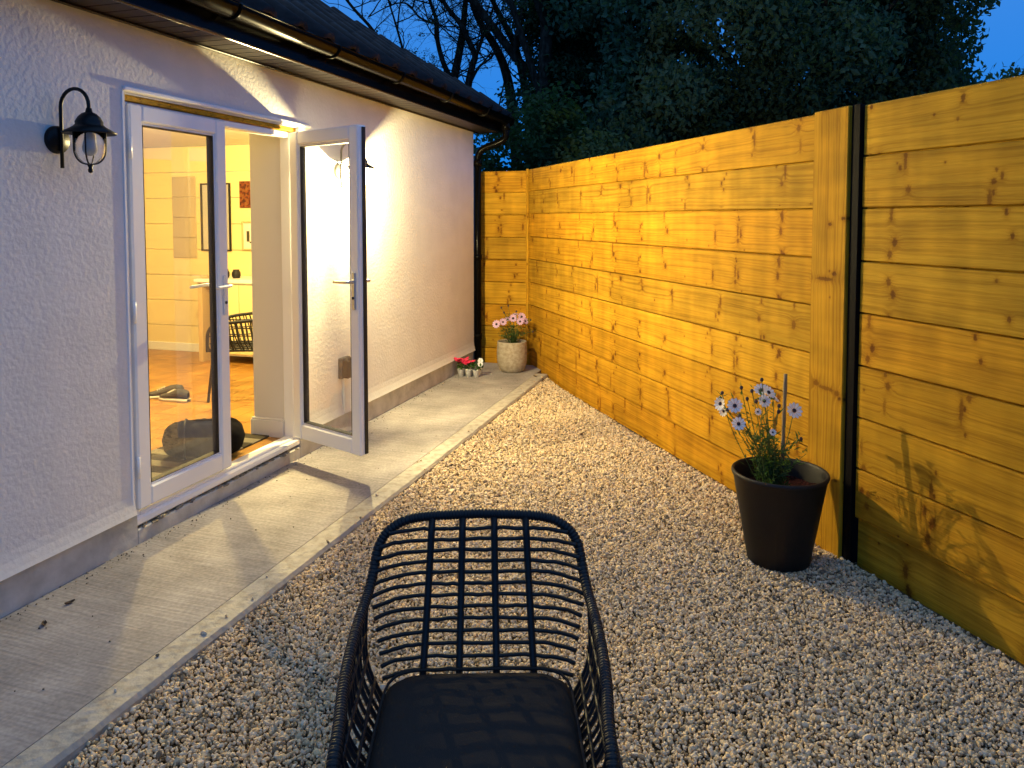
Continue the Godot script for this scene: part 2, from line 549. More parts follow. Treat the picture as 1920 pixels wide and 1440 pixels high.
# ---------------------------------------------------------------- ground, path, gravel
func build_ground() -> void:
	var st := begin()
	quad(st, Vector3(-200, -0.012, 200), Vector3(200, -0.012, 200), Vector3(200, -0.012, -200), Vector3(-200, -0.012, -200), Vector3.UP)
	structure("ground", st, M.gravel_bed)
	# concrete path along the wall, its outer strip a separate pour
	st = begin()
	var seg := 24
	for i in seg:
		var u0 := lerpf(-4.5, 5.02, float(i) / seg)
		var u1 := lerpf(-4.5, 5.02, float(i + 1) / seg)
		var uv := [Vector2(u0 / 4.0, 0), Vector2(u1 / 4.0, 0), Vector2(u1 / 4.0, 0.77), Vector2(u0 / 4.0, 0.77)]
		quad(st, hp(u0, 0.05, -0.02), hp(u1, 0.05, -0.02), hp(u1, 0.05, 0.757), hp(u0, 0.05, 0.757), Vector3.UP, uv)
		quad(st, hp(u0, -0.1, 0.757), hp(u1, -0.1, 0.757), hp(u1, 0.05, 0.757), hp(u0, 0.05, 0.757), hb.z)
	quad(st, hp(5.02, -0.1, -0.02), hp(5.02, 0.05, -0.02), hp(5.02, 0.05, 0.757), hp(5.02, -0.1, 0.757), hb.x)
	structure("path", st, M.concrete)
	st = begin()
	var nz := noise(0.9, 5, 3)
	var prev := 0.885
	seg = 120
	for i in seg:
		var u0 := lerpf(-4.5, 4.6, float(i) / seg)
		var u1 := lerpf(-4.5, 4.6, float(i + 1) / seg)
		var nxt := 0.885 + nz.get_noise_1d(u1 * 6.0) * 0.006
		quad(st, hp(u0, 0.053, 0.764), hp(u1, 0.053, 0.764), hp(u1, 0.053, nxt - 0.012), hp(u0, 0.053, prev - 0.012), Vector3.UP)
		quad(st, hp(u0, 0.053, prev - 0.012), hp(u1, 0.053, nxt - 0.012), hp(u1, 0.038, nxt), hp(u0, 0.038, prev), Vector3.UP + hb.z)
		quad(st, hp(u0, 0.038, prev), hp(u1, 0.038, nxt), hp(u1, -0.1, nxt), hp(u0, -0.1, prev), hb.z)
		quad(st, hp(u0, 0.053, 0.764), hp(u1, 0.053, 0.764), hp(u1, -0.1, 0.764), hp(u0, -0.1, 0.764), -hb.z)
		prev = nxt
	structure("path_edging", st, M.concrete_edge)
	# loose gravel: single stones
	var fhi := fb.inverse()
	var hin := hb.inverse()
	var ico := icosphere()
	var buffers := [PackedFloat32Array(), PackedFloat32Array(), PackedFloat32Array()]
	var counts := [0, 0, 0]
	for b in buffers: b.resize(16 * 120000)
	var lump := noise(1.4, 3, 3)
	var z := -0.7
	while z > -8.5:
		var step := 0.0106 if z > -4.2 else 0.0126
		var x := -2.6
		while x < 3.4:
			x += step
			var p := Vector3(x + rng.randf_range(-0.5, 0.5) * step, 0, z + rng.randf_range(-0.5, 0.5) * step)
			if p.x > 0.75 * -p.z + 0.3 or p.x < 0.75 * p.z - 0.3: continue
			var hn := hin * (p - house_at)
			var spilt := hn.z > 0.72 and rng.randf() < 0.004
			if hn.z < 0.893 and hn.x < 4.62 and not spilt: continue
			if hn.z < 0.77 and hn.x < 5.03: continue
			if hn.x > 5.25: continue
			var fl := fhi * (p - fence_at)
			if fl.z < 0.012: continue
			var v := rng.randi() % 3
			if counts[v] >= 119999: continue
			var s := step * (rng.randf_range(0.45, 0.85) if rng.randf() < 0.9 else rng.randf_range(0.9, 1.35))
			p.y = lump.get_noise_2d(p.x, p.z) * 0.008 + rng.randf_range(-0.006, 0.006)
			if spilt and hn.z < 0.893 and hn.x < 4.62: p.y = 0.058
			elif hn.x < 4.62: p.y += 0.030 * exp(-pow((hn.z - 0.89) / 0.16, 2.0))
			var q := Basis.from_euler(Vector3(rng.randf() * TAU, rng.randf() * TAU, rng.randf() * TAU)).scaled(Vector3.ONE)
			var bs := Basis(q.x * s * rng.randf_range(0.8, 1.3), q.y * s * rng.randf_range(0.5, 0.9), q.z * s * rng.randf_range(0.8, 1.2))
			var t := rng.randf()
			var l := rng.randf_range(0.58, 0.86) if t < 0.80 else rng.randf_range(0.16, 0.42)
			if t > 0.95: l = rng.randf_range(0.85, 0.92)
			var warm := rng.randf_range(0.0, 1.0)
			var col := Color(l, l * lerpf(0.84, 0.74, warm), l * lerpf(0.62, 0.40, warm))
			var o: int = counts[v] * 16
			var bf: PackedFloat32Array = buffers[v]
			bf[o] = bs.x.x; bf[o + 1] = bs.y.x; bf[o + 2] = bs.z.x; bf[o + 3] = p.x
			bf[o + 4] = bs.x.y; bf[o + 5] = bs.y.y; bf[o + 6] = bs.z.y; bf[o + 7] = p.y
			bf[o + 8] = bs.x.z; bf[o + 9] = bs.y.z; bf[o + 10] = bs.z.z; bf[o + 11] = p.z
			bf[o + 12] = col.r; bf[o + 13] = col.g; bf[o + 14] = col.b; bf[o + 15] = 1.0
			buffers[v] = bf
			counts[v] += 1
		z -= step
	for v in 3:
		var mm := MultiMesh.new()
		mm.transform_format = MultiMesh.TRANSFORM_3D
		mm.use_colors = true
		mm.mesh = pebble(ico, v)
		mm.instance_count = counts[v]
		mm.buffer = buffers[v].slice(0, counts[v] * 16)
		var o := MultiMeshInstance3D.new()
		o.multimesh = mm
		o.material_override = M.stone
		o.name = numbered("gravel")
		add_child(o)
		tag(o, ["loose pale gravel covering the yard between path and timber fence", "buff chips mixed through the yard gravel beside the path", "grey chips mixed through the yard gravel along the fence"][v], "gravel", "", "stuff")

func icosphere() -> Array:
	var t := (1.0 + sqrt(5.0)) / 2.0
	var vs := []
	for v in [[-1, t, 0], [1, t, 0], [-1, -t, 0], [1, -t, 0], [0, -1, t], [0, 1, t], [0, -1, -t], [0, 1, -t], [t, 0, -1], [t, 0, 1], [-t, 0, -1], [-t, 0, 1]]:
		vs.append(Vector3(v[0], v[1], v[2]).normalized())
	return [vs, [[0, 11, 5], [0, 5, 1], [0, 1, 7], [0, 7, 10], [0, 10, 11], [1, 5, 9], [5, 11, 4], [11, 10, 2], [10, 7, 6], [7, 1, 8], [3, 9, 4], [3, 4, 2], [3, 2, 6], [3, 6, 8], [3, 8, 9], [4, 9, 5], [2, 4, 11], [6, 2, 10], [8, 6, 7], [9, 8, 1]]]

func pebble(ico: Array, v: int) -> ArrayMesh:
	var r := RandomNumberGenerator.new()
	r.seed = 50 + v
	var vs := []
	for p in ico[0]:
		vs.append(p * r.randf_range(0.72, 1.15))
	var st := begin()
	for f in ico[1]:
		tri(st, vs[f[0]], vs[f[1]], vs[f[2]], vs[f[0]] + vs[f[1]] + vs[f[2]])
	return done(st)

# ---------------------------------------------------------------- house
const OPEN0 := 0.07
const OPEN1 := 1.53
const HEAD := 2.205
const FLOOR := 0.18
const EAVE := 2.53
func build_house() -> void:
	house = thing("house", "white rendered bungalow with dark tiled roof and open glazed doors", "house", house_at, HOUSE_TURN)
	# outer walls (z is out of the front wall)
	var st := begin()
	box(st, Vector3(-4.5, 0.205, -0.34), Vector3(OPEN0, HEAD, 0))
	box(st, Vector3(OPEN1, 0.205, -0.34), Vector3(4.86, HEAD, 0))
	box(st, Vector3(-4.5, HEAD, -0.34), Vector3(4.86, 2.56, 0))
	box(st, Vector3(4.56, 0.205, -6.66), Vector3(4.86, 2.56, -0.34))
	box(st, Vector3(-4.5, 0.205, -7.0), Vector3(4.86, 2.56, -6.66))
	box(st, Vector3(-4.5, 0.205, -6.66), Vector3(-4.2, 2.56, -0.34))
	# gable triangle
	for g in [4.56, -4.5]:
		var a := Vector3(g, 2.56, 0); var b := Vector3(g, 2.56, -7); var c := Vector3(g, 4.62, -3.5)
		var w := Vector3(0.3, 0, 0)
		tri(st, a, b, c, Vector3.LEFT)
		tri(st, a + w, b + w, c + w, Vector3.RIGHT)
		quad(st, a, a + w, c + w, c, Vector3(0, 1, 1))
		quad(st, b, b + w, c + w, c, Vector3(0, 1, -1))
	piece("wall", st, M.render, house)
	# bell drip at the foot of the render
	st = begin()
	for s in [[-4.5, OPEN0], [OPEN1, 4.86]]:
		var a: float = s[0]
		var b: float = s[1]
		var pr := [Vector2(0.0, 0.30), Vector2(0.004, 0.26), Vector2(0.012, 0.225), Vector2(0.018, 0.207), Vector2(0.0, 0.203)]
		for i in pr.size() - 1:
			quad(st, Vector3(a, pr[i].y, pr[i].x), Vector3(b, pr[i].y, pr[i].x), Vector3(b, pr[i + 1].y, pr[i + 1].x), Vector3(a, pr[i + 1].y, pr[i + 1].x), Vector3(0, -0.2, 1))
	piece("bell_drip", st, M.render, house)
	st = begin()
	box(st, Vector3(-4.5, -0.1, -0.3), Vector3(OPEN0 + 0.02, 0.203, -0.004))
	box(st, Vector3(OPEN1 - 0.02, -0.1, -0.3), Vector3(4.85, 0.203, -0.004))
	box(st, Vector3(4.5, -0.1, -7.0), Vector3(4.848, 0.203, -0.3))
	box(st, Vector3(-4.48, -0.1, -6.98), Vector3(4.5, 0.2, -6.6))
	box(st, Vector3(-4.48, -0.1, -6.6), Vector3(-4.2, 0.2, -0.3))
	piece("plinth", st, M.plinth, house)
	# step below the doors with its broken mortar edge
	piece("door_step", block(Vector3(OPEN0 + 0.02, -0.1, -0.34), Vector3(OPEN1 - 0.02, 0.122, -0.003), 0.006), M.plinth, house)
	st = begin()
	var r := RandomNumberGenerator.new()
	r.seed = 4
	var ico := icosphere()
	for i in 150:
		var c := Vector3(r.randf_range(OPEN0 + 0.03, OPEN1 - 0.03), 0.124 + r.randf_range(-0.006, 0.008), r.randf_range(-0.07, -0.004))
		var s := Vector3(r.randf_range(0.006, 0.03), r.randf_range(0.003, 0.009), r.randf_range(0.006, 0.02))
		for f in ico[1]:
			tri(st, c + ico[0][f[0]] * s, c + ico[0][f[1]] * s, c + ico[0][f[2]] * s, ico[0][f[0]] + ico[0][f[1]] + ico[0][f[2]])
	piece("mortar_crumbs", st, M.rubble, house)
	# drip bead over the doors and white lining of the head and sides
	piece("drip_bead", block(Vector3(OPEN0 - 0.008, HEAD + 0.004, -0.02), Vector3(1.66, HEAD + 0.026, 0.016), 0.005), M.upvc, house)
	piece("corner_bead", block(Vector3(OPEN0 - 0.016, 0.21, -0.02), Vector3(OPEN0 - 0.002, HEAD + 0.002, 0.006), 0.003), M.upvc, house)
	piece("corner_bead", block(Vector3(OPEN1 + 0.002, 0.21, -0.02), Vector3(OPEN1 + 0.016, HEAD + 0.002, 0.006), 0.003), M.upvc, house)
	st = begin()
	box(st, Vector3(OPEN0 + 0.002, HEAD - 0.008, -0.335), Vector3(OPEN1 - 0.002, HEAD - 0.002, -0.003))
	piece("head_lining", st, M.plaster, house)
	piece("reveal_lining", block(Vector3(OPEN1 - 0.012, FLOOR, -0.337), Vector3(OPEN1 - 0.002, HEAD - 0.01, -0.005)), M.plaster, house)
	piece("inner_reveal", block(Vector3(1.485, FLOOR, -0.336), Vector3(OPEN1 - 0.0125, HEAD - 0.01, -0.104)), M.plaster, house)
	piece("reveal_lining", block(Vector3(OPEN0 + 0.002, FLOOR, -0.337), Vector3(OPEN0 + 0.012, HEAD - 0.01, -0.005)), M.plaster, house)
	st = begin()
	box(st, Vector3(1.467, FLOOR, -0.354), Vector3(1.4835, FLOOR + 0.11, -0.104), 0.002)
	box(st, Vector3(1.471, FLOOR + 0.11, -0.35), Vector3(1.4835, FLOOR + 0.125, -0.104), 0.004)
	piece("skirting", st, M.white_gloss, house)
	build_doors()
	build_roof()
	build_room()

func frame_bars(st: SurfaceTool, x0: float, x1: float, y0: float, y1: float, z0: float, z1: float, wx: float, wt: float, wb: float, bev := 0.006) -> void:
	box(st, Vector3(x0, y0, z0), Vector3(x0 + wx, y1, z1), bev)
	box(st, Vector3(x1 - wx, y0, z0), Vector3(x1, y1, z1), bev)
	box(st, Vector3(x0 + wx - 0.001, y1 - wt, z0 + 0.0005), Vector3(x1 - wx + 0.001, y1 - 0.0004, z1 - 0.0005), bev)
	box(st, Vector3(x0 + wx - 0.001, y0 + 0.0004, z0 + 0.0005), Vector3(x1 - wx + 0.001, y0 + wb, z1 - 0.0005), bev)

func build_doors() -> void:
	# fixed frame
	var st := begin()
	frame_bars(st, OPEN0 + 0.013, OPEN1 - 0.013, 0.145, 2.168, -0.10, -0.026, 0.05, 0.04, 0.05)
	piece("door_frame", st, M.upvc, house)
	piece("head_batten", block(Vector3(OPEN0 + 0.004, 2.1695, -0.09), Vector3(OPEN1 - 0.004, HEAD - 0.0095, -0.012), 0.004), M.softwood_2, house)
	piece("door_sill", block(Vector3(OPEN0 + 0.014, 0.134, -0.1), Vector3(OPEN1 - 0.014, 0.178, -0.008), 0.010), M.upvc, house)
	# the closed leaf
	leaf("door", Vector3(0.104, 0, 0.0), 0.0, 0.70, true)
	# the open leaf, hinged on the right
	var d := leaf("door", Vector3(1.478, 0, 0.030), -(180.0 - 68.0), 0.66, false)
	d.set_meta("label", "right door leaf, swung open")

# a leaf in its own axes: x from the hinge to the free edge, z the side that faces out when shut (flip for a leaf hung on the other side)
func leaf(called: String, at: Vector3, turn: float, w: float, left: bool) -> Node3D:
	var o := knot(called, house)
	o.position = at
	o.rotation_degrees.y = turn
	var f := 1.0 if left else -1.0
	var y0 := 0.212
	var y1 := 2.158
	var t := 0.068
	var za := -t if left else 0.0
	var zb := 0.0 if left else t
	var st := begin()
	frame_bars(st, 0.0, w, y0, y1, za, zb, 0.082, 0.082, 0.095, 0.008)
	piece("leaf_frame", st, M.upvc, o)
	# glazing bead, black seal and spacer
	st = begin()
	frame_bars(st, 0.08, w - 0.08, y0 + 0.093, y1 - 0.08, za + 0.012, zb - 0.012, 0.014, 0.014, 0.014, 0.005)
	piece("glazing_bead", st, M.upvc, o)
	st = begin()
	frame_bars(st, 0.0935, w - 0.0935, y0 + 0.1065, y1 - 0.0935, za + 0.013, zb - 0.013, 0.003, 0.003, 0.003, 0.0005)
	piece("seal", st, M.gasket, o)
	st = begin()
	box(st, Vector3(0.095, y0 + 0.108, (za + zb) / 2 - 0.002), Vector3(w - 0.095, y1 - 0.095, (za + zb) / 2 + 0.002))
	piece("pane", st, M.window_glass, o)
	# dark edge seal of the leaf's free side
	piece("edge_seal", block(Vector3(w + 0.0005, y0 + 0.01, za + 0.012), Vector3(w + 0.006, y1 - 0.01, za + 0.03 if left else zb - 0.03), 0.001), M.gasket, o)
	# handles on both faces
	for s in [-1.0, 1.0]:
		var zf: float = zb if s > 0 else za
		var hd := begin()
		var px := w - 0.041
		box(hd, Vector3(px - 0.014, 1.08, minf(zf, zf + s * 0.010)), Vector3(px + 0.014, 1.30, maxf(zf, zf + s * 0.010)), 0.004)
		var pl := piece("handle_plate", hd, M.chrome if not left else M.white_gloss, o)
		hd = begin(false)
		tube(hd, curve([Vector3(px, 1.245, zf + s * 0.008), Vector3(px, 1.245, zf + s * 0.04), Vector3(px - 0.012, 1.245, zf + s * 0.052), Vector3(px - 0.06, 1.243, zf + s * 0.053), Vector3(px - 0.125, 1.242, zf + s * 0.051)], 4), 0.009, 8)
		piece("handle", hd, M.chrome if not left else M.white_gloss, o)
		hd = begin(false)
		tube(hd, [Vector3(px, 1.15, zf + s * 0.009), Vector3(px, 1.15, zf + s * 0.015)], 0.008, 10)
		piece("keyhole", hd, M.gasket, o)
	# hinges
	for y in [0.42, 1.17, 1.95]:
		var hg := begin(false)
		tube(hg, [Vector3(0.002, y - 0.05, zb - 0.003 if left else za), Vector3(0.002, y + 0.05, zb - 0.003 if left else za)], 0.0085, 10)
		piece("hinge", hg, M.upvc, o)
	return o

func build_roof() -> void:
	var pitch := atan(0.588)
	var up := Vector3(0, sin(pitch), -cos(pitch))
	var nrm := Vector3(0, cos(pitch), sin(pitch))
	var eave := Vector3(0, 2.675, 0.33)
	var long := 3.83 / cos(pitch)
	# structural slab of the roof (both slopes)
	var st := begin()
	for side in [1.0, -1.0]:
		var xf := Transform3D(Basis(Vector3.RIGHT, Vector3(0, cos(pitch), side * sin(pitch)), Vector3(0, -sin(pitch), side * cos(pitch))), Vector3(0, eave.y, -3.5 + side * 3.83))
		box(st, Vector3(-4.7, -0.05, -long), Vector3(5.02, 0.0, 0.0), 0.0, xf)
	var roof := piece("roof", st, M.roof_tile, house)
	# interlocking tiles, double roll, laid course by course
	var tile := tile_mesh(0.306, 0.40)
	var s := 0
	for course in 11:
		for k in 22:
			var u := 5.055 - 0.30 * (k + 1)
			var vis := course * 0.33 < 2.9
			if not vis: continue
			var o := put("tile", tile, M.roof_tile, roof)
			o.transform = Transform3D(Basis(Vector3.RIGHT, nrm, -up), Vector3(u, eave.y, eave.z) + up * (course * 0.33 - 0.05) + nrm * rng.randf_range(0.0, 0.004))
			o.rotate_object_local(Vector3.RIGHT, deg_to_rad(4.6 + rng.randf_range(-0.5, 0.5)))
			s += 1
	# the rest of the front slope, above the frame, as one joined field
	st = begin(false)
	var rest := MultiMesh.new()
	rest.transform_format = MultiMesh.TRANSFORM_3D
	rest.mesh = tile
	var ts := []
	for course in range(9, 14):
		for k in 32:
			ts.append(Transform3D(Basis(Vector3.RIGHT, nrm, -up).rotated(Vector3.RIGHT, deg_to_rad(4.6)), Vector3(5.055 - 0.30 * (k + 1), eave.y, eave.z) + up * (course * 0.33 - 0.05)))
	rest.instance_count = ts.size()
	for i in ts.size(): rest.set_instance_transform(i, ts[i])
	var ro := MultiMeshInstance3D.new()
	ro.multimesh = rest
	ro.material_override = M.roof_tile
	ro.name = "upper_tiles"
	ro.set_meta("kind", "stuff")
	roof.add_child(ro)
	# verge trim and barge board
	st = begin()
	var xf := Transform3D(Basis(Vector3.RIGHT, nrm, -up), Vector3(5.045, eave.y, eave.z))
	box(st, Vector3(-0.01, -0.14, -long), Vector3(0.012, -0.012, 0.03), 0.004, xf)
	piece("barge_board", st, M.black_plastic, house)
	# soffit boards across the eaves
	var k := 0
	while k < 60:
		var u := 5.04 - 0.1 * (k + 1)
		piece("soffit_board", block(Vector3(u + 0.0012, EAVE, 0.0), Vector3(u + 0.0988, EAVE + 0.012, 0.247), 0.004), M.brown_soffit, house)
		k += 1
	piece("soffit_backing", block(Vector3(-4.7, EAVE + 0.014, -0.002), Vector3(5.04, EAVE + 0.03, 0.247)), M.black_plastic, house)
	piece("soffit_trim", block(Vector3(-4.7, EAVE - 0.012, 0.0005), Vector3(4.9, EAVE - 0.001, 0.02), 0.004), M.brown_soffit, house)
	st = begin(false)
	tube(st, [Vector3(-4.7, EAVE - 0.004, 0.257), Vector3(5.045, EAVE - 0.004, 0.257)], 0.010, 12)
	piece("fascia_bead", st, M.glossy_brown, house)
	piece("fascia", block(Vector3(-4.7, EAVE - 0.006, 0.248), Vector3(5.045, 2.70, 0.266), 0.004), M.black_plastic, house)
	piece("box_end", block(Vector3(5.04, EAVE - 0.004, -0.05), Vector3(5.056, 2.69, 0.25), 0.003), M.black_plastic, house)
	# gutter: an open half round channel
	st = begin(false)
	var ring := []
	var c := Vector2(2.663, 0.330)
	for i in 13:
		var a := PI + PI * i / 12.0
		ring.append([c + Vector2(sin(a), cos(a)) * 0.064, c + Vector2(sin(a), cos(a)) * 0.060])
	for i in 12:
		for q in [0, 1]:
			var a: Vector2 = ring[i][q]
			var b: Vector2 = ring[i + 1][q]
			var out2 := ((a + b) / 2 - c) * (1.0 if q == 0 else -1.0)
			quad(st, Vector3(-4.7, a.x, a.y), Vector3(5.06, a.x, a.y), Vector3(5.06, b.x, b.y), Vector3(-4.7, b.x, b.y), Vector3(0, out2.x, out2.y))
	tube(st, [Vector3(-4.7, 2.663, 0.394), Vector3(5.06, 2.663, 0.394)], 0.005, 6)
	var gutter := piece("gutter", st, M.black_plastic, house)
	for u in [-0.6, 0.42, 1.38, 2.3, 3.25, 4.2]:
		st = begin(false)
		var pts := []
		for i in 11:
			var a := PI + PI * i / 10.0
			pts.append(Vector3(u, c.x + sin(a) * 0.067, c.y + cos(a) * 0.067))
		tube(st, pts, 0.009, 6)
		tube(st, [Vector3(u, 2.64, 0.262), Vector3(u, 2.62, 0.285)], 0.012, 6)
		piece("gutter_bracket", st, M.black_plastic, gutter)
	# stop end, outlet, swan neck and downpipe
	st = begin(false)
	tube(st, [Vector3(5.06, 2.65, 0.330), Vector3(5.07, 2.65, 0.330)], 0.062, 16)
	piece("gutter_end", st, M.black_plastic, gutter)
	st = begin(false)
	tube(st, [Vector3(4.95, 2.61, 0.33), Vector3(4.95, 2.54, 0.33)], 0.045, 14)
	tube(st, curve([Vector3(4.95, 2.56, 0.33), Vector3(4.95, 2.47, 0.325), Vector3(4.945, 2.42, 0.27), Vector3(4.935, 2.35, 0.08), Vector3(4.93, 2.28, 0.03), Vector3(4.93, 2.2, 0.02)], 5), 0.036, 14)
	piece("swan_neck", st, M.black_plastic, house)
	st = begin(false)
	tube(st, [Vector3(4.93, 2.24, 0.02), Vector3(4.93, 0.10, 0.02)], 0.040, 16)
	var dp := piece("downpipe", st, M.black_plastic, house)
	for y in [2.2, 1.2, 0.35]:
		st = begin(false)
		tube(st, [Vector3(4.93, y - 0.03, 0.02), Vector3(4.93, y + 0.03, 0.02)], 0.047, 16)
		piece("pipe_clip", st, M.black_plastic, dp)

func tile_mesh(w: float, l: float) -> ArrayMesh:
	var st := begin(false)
	var n := 12
	var prof := []
	for i in n + 1:
		var x := float(i) / n
		var ph := x
		prof.append(Vector2(x * w, 0.008 + 0.062 * pow(maxf(0.0, sin(ph * PI * 1.6)) if ph < 0.625 else 0.0, 0.9)))
	for i in n:
		var a: Vector2 = prof[i]
		var b: Vector2 = prof[i + 1]
		quad(st, Vector3(a.x, a.y, 0), Vector3(b.x, b.y, 0), Vector3(b.x, b.y, -l), Vector3(a.x, a.y, -l), Vector3.UP)
		quad(st, Vector3(a.x, a.y, 0), Vector3(b.x, b.y, 0), Vector3(b.x, b.y - 0.036, 0.001), Vector3(a.x, a.y - 0.036, 0.001), Vector3.BACK)
	return done(st)

# the lit room behind the doors
const ROOM_END := 4.05
func build_room() -> void:
	piece("ceiling", block(Vector3(-2.0, 2.38, -4.7), Vector3(ROOM_END, 2.44, -0.34)), M.plaster, house)
	var st := begin()
	box(st, Vector3(-2.06, 0.1, -4.76), Vector3(-2.0, 2.44, -0.34))
	box(st, Vector3(-2.0, 0.1, -4.76), Vector3(ROOM_END + 0.06, 2.44, -4.7))
	box(st, Vector3(ROOM_END + 0.018, 0.1, -4.7), Vector3(ROOM_END + 0.06, 2.44, -0.34))
	piece("room_wall", st, M.plaster, house)
	st = begin()
	box(st, Vector3(-2.0, FLOOR, -0.342), Vector3(OPEN0 - 0.001, 2.38, -0.3405))
	box(st, Vector3(OPEN1 + 0.001, FLOOR, -0.342), Vector3(ROOM_END, 2.38, -0.3405))
	piece("inner_plaster", st, M.plaster, house)
	var base := piece("floor", block(Vector3(-2.0, 0.06, -4.7), Vector3(ROOM_END + 0.01, FLOOR - 0.014, -0.104)), M.plinth, house)
	var z := -0.105
	while z > -4.64:
		st = begin()
		var x := -2.0
		x -= rng.randf() * 0.9
		while x < ROOM_END:
			var x0 := maxf(x, -2.0)
			var x1 := minf(x + 1.6, ROOM_END + 0.012)
			if x1 > x0 + 0.02:
				var o := begin()
				box(o, Vector3(x0 + 0.001, FLOOR - 0.013, z - 0.158), Vector3(x1 - 0.001, FLOOR, z - 0.001), 0.0015, Transform3D.IDENTITY, Rect2(rng.randf(), rng.randf(), (x1 - x0) / 1.6, 0.2))
				# grain across the top face
				if x1 > 0.2 and z > -4.2: piece("floor_board", o, M.floor_wood, base)
				elif z <= -4.2 or x1 <= 0.2: piece("floor_board", o, M.floor_wood, base)
			x += 1.6
		z -= 0.16
	# boarded end wall
	var wallp := knot("end_wall", house)
	var y := FLOOR
	while y < 2.37:
		var y1 := minf(y + 0.275, 2.379)
		piece("wall_board", block(Vector3(ROOM_END, y + 0.0025, -4.7), Vector3(ROOM_END + 0.018, y1 - 0.0025, -0.343), 0.004), M.panelling, wallp)
		y += 0.275
	piece("room_skirting", block(Vector3(ROOM_END - 0.016, FLOOR, -4.7), Vector3(ROOM_END - 0.001, FLOOR + 0.09, -0.345), 0.003), M.white_gloss, house)

# ---------------------------------------------------------------- fences
func plank(parent: Node, called: String, lo: Vector3, hi: Vector3, along := 0) -> MeshInstance3D:
	var st := begin()
	var len: float = (hi - lo)[along]
	var share := minf(len / 4.75, 0.98)
	var start := rng.randf() * (0.99 - share) + 0.005
	var flip := 1.0 if rng.randf() < 0.5 else -1.0
	var v := -1.0 if rng.randf() < 0.5 else 1.0
	box(st, lo, hi, 0.004, Transform3D.IDENTITY, Rect2(start if flip > 0 else start + share, 0.0 if v > 0 else 1.0, flip * share, v * 0.83), along)
	return piece(called, st, M["board_%d" % (rng.randi() % 24)], parent)

func build_fences() -> void:
	var heights := [2.135, 1.901, 1.664, 1.421, 1.182, 0.938, 0.695, 0.455, 0.217, -0.05]
	var f := thing("timber_fence", "long tall yellow softwood fence of horizontal boards right of the gravel", "fence", fence_at, FENCE_TURN)
	for p in [[-0.19, 4.46, 0.0], [4.73, 9.2, 0.0]]:
		for i in heights.size() - 1:
			var j := rng.randf_range(-0.003, 0.003)
			var deep := -0.004 + rng.randf_range(-0.0025, 0.0025)
			if i == 8: deep -= 0.02
			plank(f, "board", Vector3(p[0], heights[i + 1] + 0.004, -0.045), Vector3(p[1], heights[i] - 0.003, deep))
	# tongue strips that close the joints
	var st := begin()
	for i in range(1, heights.size() - 1):
		for p in [[-0.19, 4.46], [4.73, 9.2]]:
			box(st, Vector3(p[0], heights[i] - 0.015, -0.0448), Vector3(p[1], heights[i] + 0.015, -0.036))
	piece("tongues", st, M.softwood_0, f)
	plank(f, "cover_board", Vector3(4.43, -0.05, -0.002), Vector3(4.672, 2.137, 0.03), 1)
	plank(f, "corner_batten", Vector3(-0.2, 0.0, -0.003), Vector3(-0.165, 2.14, 0.02), 1)
	st = begin()
	box(st, Vector3(4.674, -0.1, 0.0), Vector3(4.728, 2.14, 0.014), 0.002)
	box(st, Vector3(4.695, -0.1, -0.09), Vector3(4.705, 2.14, 0.0), 0.001)
	box(st, Vector3(4.65, -0.1, -0.102), Vector3(4.75, 2.14, -0.09), 0.002)
	piece("steel_post", st, M.steel_post, f)
	st = begin()
	box(st, Vector3(9.2, -0.1, -0.1), Vector3(9.3, 2.14, 0.012), 0.002)
	piece("steel_post", st, M.steel_post, f)
	# short return between the house corner and the long fence
	var g := thing("return_fence", "narrow timber fence panel closing the gap beside the downpipe", "fence", hp(5.07, 0, 0.0), HOUSE_TURN - 90.0)
	for i in heights.size() - 1:
		plank(g, "board", Vector3(-0.05, heights[i + 1] + 0.004 - 0.012, -0.045), Vector3(0.60, heights[i] - 0.003 - 0.012, -0.004 + rng.randf_range(-0.003, 0.003)))
	st = begin()
	for i in range(1, heights.size() - 1):
		box(st, Vector3(-0.05, heights[i] - 0.03, -0.0448), Vector3(0.6, heights[i] + 0.004, -0.036))
	piece("tongues", st, M.softwood_1, g)

# ---------------------------------------------------------------- trees
func leaf_card(st: SurfaceTool, c: Vector3, b: Basis, l: float, w: float) -> void:
	var tip := c + b.y * l
	var left := c + b.y * l * 0.45 - b.x * w * 0.5 + b.z * w * 0.15
	var right := c + b.y * l * 0.45 + b.x * w * 0.5 + b.z * w * 0.15
	tri(st, c, left, tip, b.z)
	tri(st, c, tip, right, b.z)

func sprig(sd: int, n: int, size: float, l: float, w: float) -> ArrayMesh:
	var r := RandomNumberGenerator.new()
	r.seed = sd
	var st := begin()
	for i in n:
		var d := Vector3(r.randfn(), r.randfn(), r.randfn()).normalized()
		var c := d * size * pow(r.randf(), 0.5)
		var b := Basis.from_euler(Vector3(r.randf_range(-1.2, 1.2), r.randf() * TAU, r.randf_range(-1.2, 1.2) + PI))
		leaf_card(st, c, b, l * r.randf_range(0.7, 1.2), w * r.randf_range(0.7, 1.2))
	return done(st)

